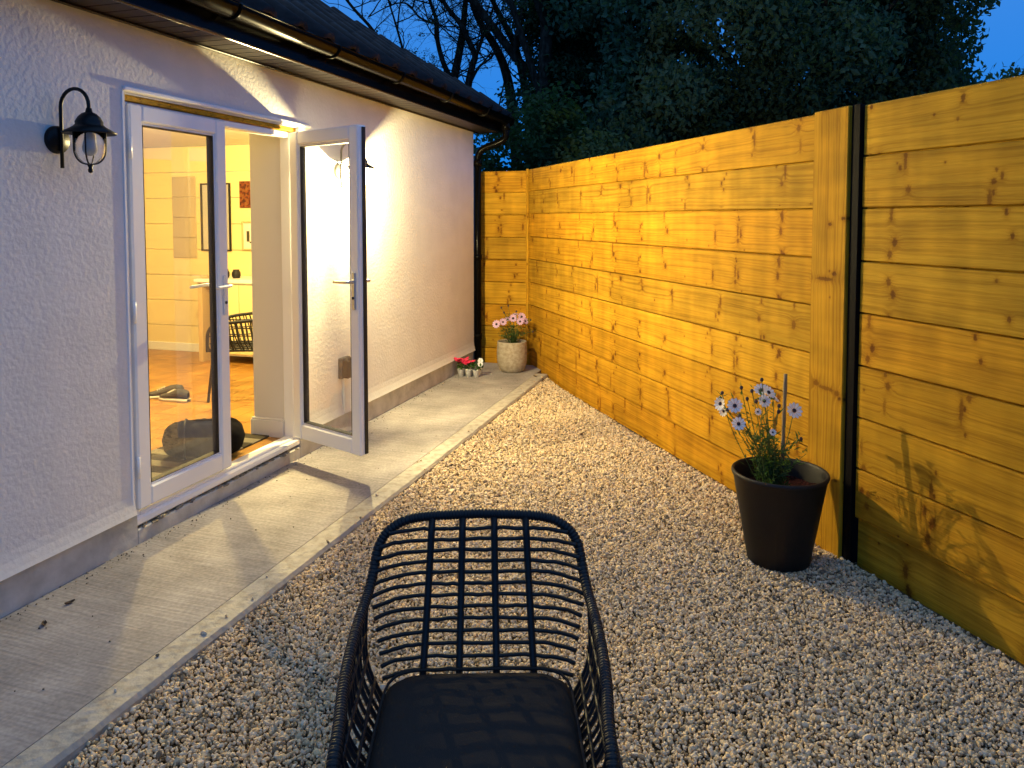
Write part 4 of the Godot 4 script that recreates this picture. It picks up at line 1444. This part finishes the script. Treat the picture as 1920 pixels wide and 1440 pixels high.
func build_pots() -> void:
	# tall black pot by the fence post
	var at := Vector3(1.262, 0.0, -3.585)
	var pot := thing("flower_pot", "large matt black tapered flower pot in front of the fence post", "flower pot", at)
	var st := begin(false)
	lathe(st, [Vector2(0, 0.0), Vector2(0.135, 0.002), Vector2(0.142, 0.008), Vector2(0.212, 0.408), Vector2(0.218, 0.412), Vector2(0.2205, 0.420), Vector2(0.2195, 0.429), Vector2(0.215, 0.433), Vector2(0.208, 0.431), Vector2(0.204, 0.422), Vector2(0.19, 0.30)], 56)
	piece("body", st, M.black_pot, pot)
	st = begin(false)
	var r := RandomNumberGenerator.new()
	r.seed = 15
	var nz := noise(9.0, 12, 3)
	for j in 9:
		for k in 28:
			var f := func(jj: int, kk: int) -> Vector3:
				var a := TAU * kk / 28
				var rr := 0.199 * jj / 9.0
				var p := Vector3(cos(a) * rr, 0.0, sin(a) * rr)
				p.y = 0.345 + nz.get_noise_2d(p.x * 3.0, p.z * 3.0) * 0.02
				return p
			quad(st, f.call(j, k), f.call(j, k + 1), f.call(j + 1, k + 1), f.call(j + 1, k), Vector3.UP)
	piece("soil", st, M.soil, pot)
	var plant := thing("daisy_plant", "white blue daisies with dark eyes growing in the black pot", "flowering plant", at)
	var fl := []
	for q in [[0.037, 0.733, 0.065, 1, 0.1, 0.45, 1], [-0.280, 0.746, -0.015, 0.9, -0.9, 0.3, 0.5], [-0.227, 0.748, 0.035, 0.95, -0.3, 0.5, 1], [-0.229, 0.682, 0.105, 0.85, -0.2, 0.5, 1], [-0.083, 0.805, -0.035, 0.95, -0.2, 0.8, 0.6], [-0.062, 0.804, 0.005, 0.95, 0.5, 0.7, 0.6], [-0.108, 0.783, 0.085, 0.8, 0.1, 0.3, 1], [-0.014, 0.759, -0.065, 0.8, 0.6, 0.8, 0.3], [-0.136, 0.733, 0.085, 0.45, 0.1, 0.3, 1], [-0.083, 0.651, 0.135, 0.45, 0.1, 0.6, 1], [-0.256, 0.703, -0.045, 0.7, -0.8, 0.1, 0.5]]:
		fl.append([Vector3(q[0], q[1], q[2]), Vector3(q[4], q[5], q[6]), q[3]])
	var bd := []
	for q in [[-0.183, 0.822, -0.015], [-0.149, 0.818, 0.035], [-0.088, 0.860, -0.015], [-0.273, 0.797, -0.015], [-0.261, 0.730, 0.035], [-0.039, 0.760, 0.085], [-0.041, 0.733, 0.085], [-0.128, 0.768, 0.035], [-0.155, 0.769, -0.015], [0.084, 0.592, 0.035], [-0.219, 0.711, 0.085]]:
		bd.append([Vector3(q[0], q[1], q[2])])
	daisies(plant, Vector3(-0.03, 0.34, 0.0), fl, bd, M.petal_white, 1.0, 8, 1700, 0.36, 0.13, 0.30)
	var cane := thing("garden_cane", "single upright bamboo cane pushed into the black pot", "cane", at)
	st = begin(false)
	var c0 := Vector3(0.024, 0.888, -0.015)
	var c1 := Vector3(0.002, 0.491, 0.025)
	var cp := []
	var cr := []
	for i in 13:
		cp.append(c0.lerp(c1, i / 12.0))
		cr.append(0.0085 if i % 4 != 2 else 0.0105)
	tube(st, cp, cr, 9)
	piece("cane_stem", st, M.bamboo, cane)
	# stoneware pot in the far corner
	at = Vector3(0.000, 0.05, -7.860)
	at.y = 0.05
	pot = thing("flower_pot", "ribbed beige stoneware pot in the far corner by the fences", "flower pot", at)
	st = begin(false)
	var pr := [Vector2(0, 0.0), Vector2(0.105, 0.0), Vector2(0.125, 0.02), Vector2(0.145, 0.07)]
	for i in 15:
		var q := i / 14.0
		pr.append(Vector2(0.150 + 0.003 * sin(q * PI) + (0.0035 if i % 2 else 0.0) - 0.006 * maxf(0, q - 0.6), 0.10 + q * 0.19))
	pr.append_array([Vector2(0.151, 0.305), Vector2(0.148, 0.312), Vector2(0.138, 0.312), Vector2(0.135, 0.30), Vector2(0.13, 0.24)])
	lathe(st, pr, 40)
	piece("body", st, M.stoneware, pot)
	st = begin()
	lathe(st, [Vector2(0.134, 0.27), Vector2(0.0, 0.285)], 24)
	piece("soil", st, M.soil, pot)
	plant = thing("daisy_plant", "pink daisies growing in the beige stoneware pot", "flowering plant", at)
	fl = []
	for q in [[-0.156, 0.499, 0.110, 1, -0.4, 0.4, 1], [-0.092, 0.514, 0.060, 0.9, 0.2, 0.5, 1], [0.011, 0.545, 0.010, 1, 0, 0.6, 1], [0.097, 0.568, 0.060, 1, 0.4, 0.6, 1], [0.081, 0.526, 0.110, 0.9, 0.1, 0.4, 1], [0.135, 0.524, 0.060, 0.8, 0.7, 0.4, 0.8], [0.033, 0.577, -0.040, 0.7, 0, 1, 0.3], [-0.044, 0.528, -0.040, 0.7, 0, 0.8, 0.6]]:
		fl.append([Vector3(q[0], q[1], q[2]), Vector3(q[4], q[5], q[6]), q[3]])
	bd = []
	for q in [[-0.109, 0.655, 0.010], [-0.038, 0.676, 0.010], [-0.081, 0.611, 0.060], [0.044, 0.616, 0.010], [0.189, 0.535, 0.060], [0.210, 0.423, 0.110]]:
		bd.append([Vector3(q[0], q[1], q[2])])
	daisies(plant, Vector3(0.01, 0.28, 0.0), fl, bd, M.petal_pink, 1.15, 18, 700, 0.25, 0.11, 0.2)
	# tray of bedding plants
	at = Vector3(-0.419, 0.05, -7.620)
	at.y = 0.05
	var tray := thing("bedding_tray", "white plastic tray of small bedding plants by the downpipe foot", "plant tray", at, HOUSE_TURN - 90.0)
	for k in 3:
		for j in 2:
			st = begin(false)
			lathe(st, [Vector2(0.0, 0.0), Vector2(0.026, 0.0), Vector2(0.036, 0.07), Vector2(0.038, 0.072), Vector2(0.034, 0.072), Vector2(0.03, 0.055), Vector2(0.0, 0.055)], 14, Vector3(-0.08 + k * 0.08, 0, -0.035 + j * 0.075))
			piece("cell", st, M.white_plastic, tray)
	var bed := thing("bedding_flowers", "bright red pink flowers in the white tray by the wall corner", "flowering plant", at, HOUSE_TURN - 90.0)
	r.seed = 41
	st = begin()
	for i in 190:
		var b := Basis.from_euler(Vector3(r.randf_range(-1.3, 1.3), r.randf() * TAU, r.randf_range(-1.3, 1.3)))
		leaf_card(st, Vector3(r.randf_range(-0.12, 0.13), 0.07 + r.randf() * 0.06, r.randf_range(-0.07, 0.08)), b, 0.04, 0.022)
	var fo := piece("foliage", st, M.leaf, bed)
	fo.set_meta("kind", "stuff")
	var red := flower_mesh(6, 0.002, 0.026, 0.014, 0.008)
	for i in 16:
		var f := put("flower", red, M.petal_red, bed)
		f.transform = aimed(Vector3(r.randf_range(-0.14, 0.04), 0.135 + r.randf() * 0.035, r.randf_range(-0.04, 0.09)), Vector3(r.randfn() * 0.5, 1, r.randfn() * 0.5 + 0.4), r.randf_range(0.8, 1.2))
	var wf := flower_mesh(6, 0.002, 0.026, 0.014, 0.012)
	for q in [[0.12, 0.16, 0.02], [0.125, 0.13, 0.04]]:
		var f := put("white_flower", wf, M.petal_white, bed)
		f.transform = aimed(Vector3(q[0], q[1], q[2]), Vector3(0.2, 0.5, 1), 1.1)
	tag(put("plant_label", done(block(Vector3(-0.05, 0, -0.012), Vector3(0.05, 0.003, 0.012), 0.001)), M.white_plastic), "white plastic plant label lying on the path by the tray", "plant label").position = Vector3(-0.252, 0.052, -7.700)

# ---------------------------------------------------------------- things indoors
func on_end_wall(called: String, label: String, category: String, n0: float, n1: float, y0: float, y1: float) -> Node3D:
	# own axes: x towards the doors along the wall, z out of the wall into the room
	return thing(called, label, category, hp(ROOM_END - 0.003, (y0 + y1) / 2, (n0 + n1) / 2), HOUSE_TURN - 90.0)

func build_indoors() -> void:
	var p := on_end_wall("reflection_panel", "beige panel with faint horizontal seams on the boarded wall indoors, standing in for a reflection in the door glass", "painted_reflection", -3.14, -2.84, 1.19, 2.06)  # added panel: its beige imitates a dark reflection in the door glass
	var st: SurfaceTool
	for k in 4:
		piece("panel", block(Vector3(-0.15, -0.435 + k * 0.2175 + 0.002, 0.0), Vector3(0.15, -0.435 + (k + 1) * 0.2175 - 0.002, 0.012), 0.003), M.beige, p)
	p = on_end_wall("mirror", "narrow black framed mirror on the boarded wall seen past the door stile", "mirror", -2.775, -2.405, 1.27, 1.985)
	st = begin()
	frame_bars(st, -0.185, 0.185, -0.357, 0.357, 0.0, 0.022, 0.017, 0.014, 0.014, 0.003)
	piece("frame", st, M.black_metal, p)
	piece("glass", block(Vector3(-0.16, -0.34, 0.004), Vector3(0.16, 0.34, 0.010)), M.mirror, p)
	p = on_end_wall("picture", "brown and orange print hanging uppermost on the far wall indoors", "picture", -2.29, -2.0, 1.72, 2.0)
	piece("print", block(Vector3(-0.145, -0.135, 0), Vector3(0.145, 0.14, 0.018), 0.003), M.art_brown, p)
	p = on_end_wall("picture", "pale framed sketch below the brown print on the far wall", "picture", -2.27, -1.97, 1.28, 1.585)
	st = begin()
	frame_bars(st, -0.15, 0.15, -0.152, 0.152, 0, 0.02, 0.018, 0.018, 0.018, 0.003)
	piece("frame", st, M.pale_wood, p)
	piece("sheet", block(Vector3(-0.133, -0.135, 0.003), Vector3(0.133, 0.135, 0.009)), M.paper, p)
	st = begin()
	box(st, Vector3(-0.095, -0.06, 0.0092), Vector3(-0.06, 0.05, 0.0102))
	box(st, Vector3(-0.06, -0.075, 0.0092), Vector3(0.05, -0.06, 0.0102))
	box(st, Vector3(-0.04, 0.01, 0.0092), Vector3(0.03, 0.02, 0.0102))
	piece("drawing", st, M.ink, p)
	# sideboard below them
	var sb := thing("sideboard", "white sideboard with thin worktop against the far wall indoors", "sideboard", hp(ROOM_END - 0.26, FLOOR, -2.0), HOUSE_TURN - 90.0)
	piece("worktop", block(Vector3(-0.48, 0.80, -0.235), Vector3(0.7, 0.835, 0.255), 0.004), M.white_gloss, sb)
	piece("carcass", block(Vector3(-0.28, 0.08, -0.23), Vector3(0.68, 0.799, 0.225)), M.white_gloss, sb)
	for k in 3:
		piece("cupboard_door", block(Vector3(-0.279 + k * 0.32, 0.10, 0.226), Vector3(-0.279 + k * 0.32 + 0.312, 0.78, 0.244), 0.003), M.panelling, sb)
	piece("leg", block(Vector3(-0.46, 0.0, -0.2), Vector3(-0.41, 0.799, 0.22), 0.003), M.pale_wood, sb)
	for q in [[-0.26, "small dark jar on the left of the sideboard indoors"], [-0.13, "small dark jar on the right of the sideboard indoors"]]:
		var jar := thing("jar", q[1], "jar", sb.position + Basis(Vector3.UP, deg_to_rad(HOUSE_TURN - 90.0)) * Vector3(q[0], 0.836, 0.05), 0.0, "jars on the sideboard")
		st = begin(false)
		lathe(st, [Vector2(0, 0), Vector2(0.034, 0.0), Vector2(0.042, 0.02), Vector2(0.042, 0.055), Vector2(0.03, 0.075), Vector2(0.032, 0.085), Vector2(0.0, 0.086)], 16)
		piece("body", st, M.black_pot, jar)
	var tr := thing("tray", "shallow brown wooden tray on the sideboard beside the jars", "tray", sb.position + Basis(Vector3.UP, deg_to_rad(HOUSE_TURN - 90.0)) * Vector3(-0.4, 0.8355, 0.06), HOUSE_TURN - 90.0)
	piece("base", block(Vector3(-0.07, 0, -0.1), Vector3(0.07, 0.012, 0.1), 0.003), M.pale_wood, tr)
	st = begin()
	frame_bars(st, -0.07, 0.07, 0.0125, 0.03, -0.1, -0.09, 0.01, 0.004, 0.004, 0.001)
	frame_bars(st, -0.07, 0.07, 0.0125, 0.03, 0.09, 0.1, 0.01, 0.004, 0.004, 0.001)
	piece("edge", st, M.pale_wood, tr)
	var va := thing("floor_vase", "slim dark brown vase on the floor by the boarded wall indoors", "vase", hp(3.82, FLOOR, -3.47))
	st = begin(false)
	lathe(st, [Vector2(0, 0), Vector2(0.05, 0.0), Vector2(0.075, 0.06), Vector2(0.07, 0.14), Vector2(0.035, 0.22), Vector2(0.03, 0.27), Vector2(0.04, 0.29), Vector2(0.034, 0.29), Vector2(0.0, 0.22)], 20)
	piece("body", st, M.art_brown, va)
	# striped mat inside the doors
	var dm := thing("door_mat", "dark striped mat on the floor just inside the doors", "door mat", hp(0.92, FLOOR, -0.45), HOUSE_TURN)
	for k in 12:
		piece("stripe", block(Vector3(-0.55 + k * 0.0917, 0.001, -0.26), Vector3(-0.55 + (k + 1) * 0.0917 - 0.001, 0.011, 0.24), 0.004), M.mat_dark if k % 2 else M.mat_light, dm)
	# black rolled bag
	var bag := thing("rolled_bag", "soft black rolled bag lying on the mat inside the doorway", "bag", hp(0.98, FLOOR + 0.011, -0.33), HOUSE_TURN)
	st = begin(false)
	var nz := noise(7.0, 6, 3)
	var n := 26
	var m := 30
	var ax := Vector3(0.24, 0, 0.36).normalized()
	var sd := Vector3.UP.cross(ax)
	var f := func(i: int, k: int) -> Vector3:
		var s := float(i) / n * 2 - 1
		var rr := 0.118 * pow(maxf(0.0, 1.0 - pow(absf(s), 5.0)), 0.5)
		var a := TAU * (k % m) / m
		var q := Vector3(cos(a), sin(a), s * 2.0)
		rr *= 1.0 + 0.10 * nz.get_noise_3dv(q * 0.35)
		return ax * s * 0.235 + sd * cos(a) * rr + Vector3.UP * (0.108 + sin(a) * rr * 0.95)
	for i in n:
		for k in m:
			var q: Vector3 = f.call(i, k) + f.call(i + 1, k + 1)
			quad(st, f.call(i, k), f.call(i + 1, k), f.call(i + 1, k + 1), f.call(i, k + 1), q / 2 - Vector3(0, 0.108, 0))
	var body := piece("body", st, M.fur, bag)
	for s in [-0.10, 0.11]:
		st = begin(false)
		var pts := []
		for k in 25:
			var a := TAU * k / 24
			pts.append(ax * s + sd * cos(a) * 0.122 + Vector3.UP * (0.108 + sin(a) * 0.117))
		tube(st, pts, 0.006, 6, false)
		piece("strap", st, M.black_metal, body)
	# trainers
	shoe(Vector3(-2.79, FLOOR, -6.15), -76.0, "dark trainer with white sole on the wooden floor, toe to the left")
	shoe(Vector3(-2.66, FLOOR, -6.03), -112.0, "dark trainer lying just in front of the other one, nearer the doors")
	# ceiling light that lights the room
	var cl := thing("ceiling_light", "round white ceiling light indoors above the wooden floor", "ceiling light", hp(1.95, 2.38, -1.25))
	st = begin(false)
	lathe(st, [Vector2(0.0, -0.012), Vector2(0.13, -0.012), Vector2(0.14, 0.0), Vector2(0.0, 0.0)], 24)
	piece("rose", st, M.white_gloss, cl)
	st = begin(false)
	ball(st, Vector3(0, -0.048, 0), Vector3(0.12, 0.035, 0.12), 22, 12)
	piece("lamp_globe", st, M.bulb_lit, cl)
	var l := OmniLight3D.new()
	l.name = "ceiling_lamp_light"
	l.light_color = lin(1.0, 0.76, 0.28)
	l.light_energy = 8.5
	l.light_size = 0.05
	l.omni_range = 20.0
	l.omni_attenuation = 2.0
	l.shadow_enabled = true
	l.position = Vector3(0, -0.06, 0)
	cl.add_child(l)

func shoe(at: Vector3, turn: float, label: String) -> void:
	var t := thing("trainer", label, "shoe", at, turn, "trainers on the floor indoors")
	# stations from heel to toe: z, half width, sole top, upper height
	var secs := [[-0.14, 0.012, 0.024, 0.075], [-0.13, 0.03, 0.026, 0.092], [-0.09, 0.036, 0.027, 0.10], [-0.05, 0.036, 0.026, 0.098], [0.0, 0.038, 0.024, 0.082], [0.05, 0.046, 0.022, 0.064], [0.09, 0.047, 0.022, 0.052], [0.12, 0.038, 0.024, 0.045], [0.142, 0.014, 0.028, 0.034]]
	var up := begin(false)
	var so := begin(false)
	for i in secs.size() - 1:
		for which in 2:
			var rings := []
			for s in [secs[i], secs[i + 1]]:
				var ring := []
				for k in 12:
					var a := TAU * k / 12
					if which == 0:
						var yy: float = lerpf(s[2], s[3], sin(a) * 0.5 + 0.5) if sin(a) > -0.99 else s[2]
						ring.append(Vector3(cos(a) * s[1] * (0.92 if sin(a) > 0 else 1.0), yy, s[0]))
					else:
						ring.append(Vector3(signf(cos(a)) * pow(absf(cos(a)), 0.5) * (s[1] + 0.006), s[2] * (0.52 + 0.52 * signf(sin(a)) * pow(absf(sin(a)), 0.5)), s[0] * 1.02))
				rings.append(ring)
			for k in 12:
				var k2 := (k + 1) % 12
				var c := Vector3(0, (secs[i][2] + secs[i][3]) / 2 if which == 0 else 0.012, secs[i][0])
				quad(up if which == 0 else so, rings[0][k], rings[1][k], rings[1][k2], rings[0][k2], rings[0][k] + rings[0][k2] - 2 * c)
	piece("upper", up, M.shoe_upper, t)
	piece("sole", so, M.shoe_sole, t)
	var lc := begin(false)
	for k in 4:
		tube(lc, curve([Vector3(-0.024, 0.078 - k * 0.006, 0.0 + k * 0.017), Vector3(0, 0.09 - k * 0.008, 0.004 + k * 0.017), Vector3(0.024, 0.078 - k * 0.006, 0.0 + k * 0.017)], 3), 0.003, 5)
	piece("lace", lc, M.shoe_sole, t)

# ---------------------------------------------------------------- small things outside
func build_small_things() -> void:
	var sb := thing("outdoor_socket", "dark weatherproof socket box low on the wall behind the open door", "socket box", hp(2.06, 0.47, 0.0), HOUSE_TURN)
	piece("back_plate", block(Vector3(-0.065, 0.0, 0.0005), Vector3(0.065, 0.15, 0.03), 0.006), M.grey_plastic, sb)
	piece("cover", block(Vector3(-0.06, 0.005, 0.031), Vector3(0.06, 0.145, 0.085), 0.014), M.black_pot, sb)
	piece("conduit", block(Vector3(-0.012, -0.26, 0.0005), Vector3(0.012, -0.001, 0.02), 0.003), M.white_plastic, sb)
	var r := RandomNumberGenerator.new()
	r.seed = 19
	# grit and mortar crumbs swept against the foot of the wall
	var gm := MultiMesh.new()
	gm.transform_format = MultiMesh.TRANSFORM_3D
	gm.use_colors = true
	gm.mesh = pebble(icosphere(), 1)
	gm.instance_count = 420
	for i in 420:
		var far := absf(r.randfn()) * 0.045 if r.randf() < 0.8 else r.randf() * 0.7
		var q := r.randf_range(0.0015, 0.0042)
		gm.set_instance_transform(i, Transform3D(Basis.from_euler(Vector3(r.randf() * 6.0, r.randf() * 6.0, 0)).scaled(Vector3.ONE * q), hp(r.randf_range(-1.6, 4.7), 0.051 + q * 0.5, 0.004 + far)))
		var l := r.randf_range(0.05, 0.3)
		gm.set_instance_color(i, Color(l, l * 0.85, l * 0.65))
	var go := MultiMeshInstance3D.new()
	go.multimesh = gm
	go.material_override = M.stone
	go.name = "grit"
	add_child(go)
	tag(go, "fine dark grit scattered along the path at the wall foot", "grit", "", "stuff")
	r.seed = 9
	for q in [[Vector3(-1.802, 0.052, -3.071), 0.02, "curled dark leaf on the path nearest the left plinth"], [Vector3(-1.806, 0.052, -2.905), 0.02, "thin dark leaf on the path at the lower left"], [Vector3(0.520, 0.008, -5.679), 0.026, "dark fallen leaf alone on the open gravel"], [Vector3(0.300, 0.052, -7.428), 0.026, "brown dry leaf on the path by the beige pot"], [Vector3(0.227, 0.052, -7.579), 0.026, "yellow brown dry leaf against the corner of the fences"], [Vector3(-1.375, 0.052, -4.845), 0.008, "tiny dark crumb on the path below the door sill"]]:
		var st := begin(false)
		var s: float = q[1]
		var g := func(a: float, b: float) -> Vector3: return Vector3(a * s * (1.0 - b * b * 0.8) * 0.5, (a * a * 0.5 + b * b * 0.3) * s * 0.6, b * s)
		for i in 6:
			for j in 4:
				var b0 := -1.0 + i / 3.0
				var b1 := -1.0 + (i + 1) / 3.0
				var a0 := -1.0 + j / 2.0
				var a1 := -1.0 + (j + 1) / 2.0
				quad(st, g.call(a0, b0), g.call(a1, b0), g.call(a1, b1), g.call(a0, b1), Vector3.UP)
		var o := piece("dry_leaf", st, M.dry_leaf)
		o.position = q[0]
		o.rotation.y = r.randf() * TAU
		tag(o, q[2], "leaf")
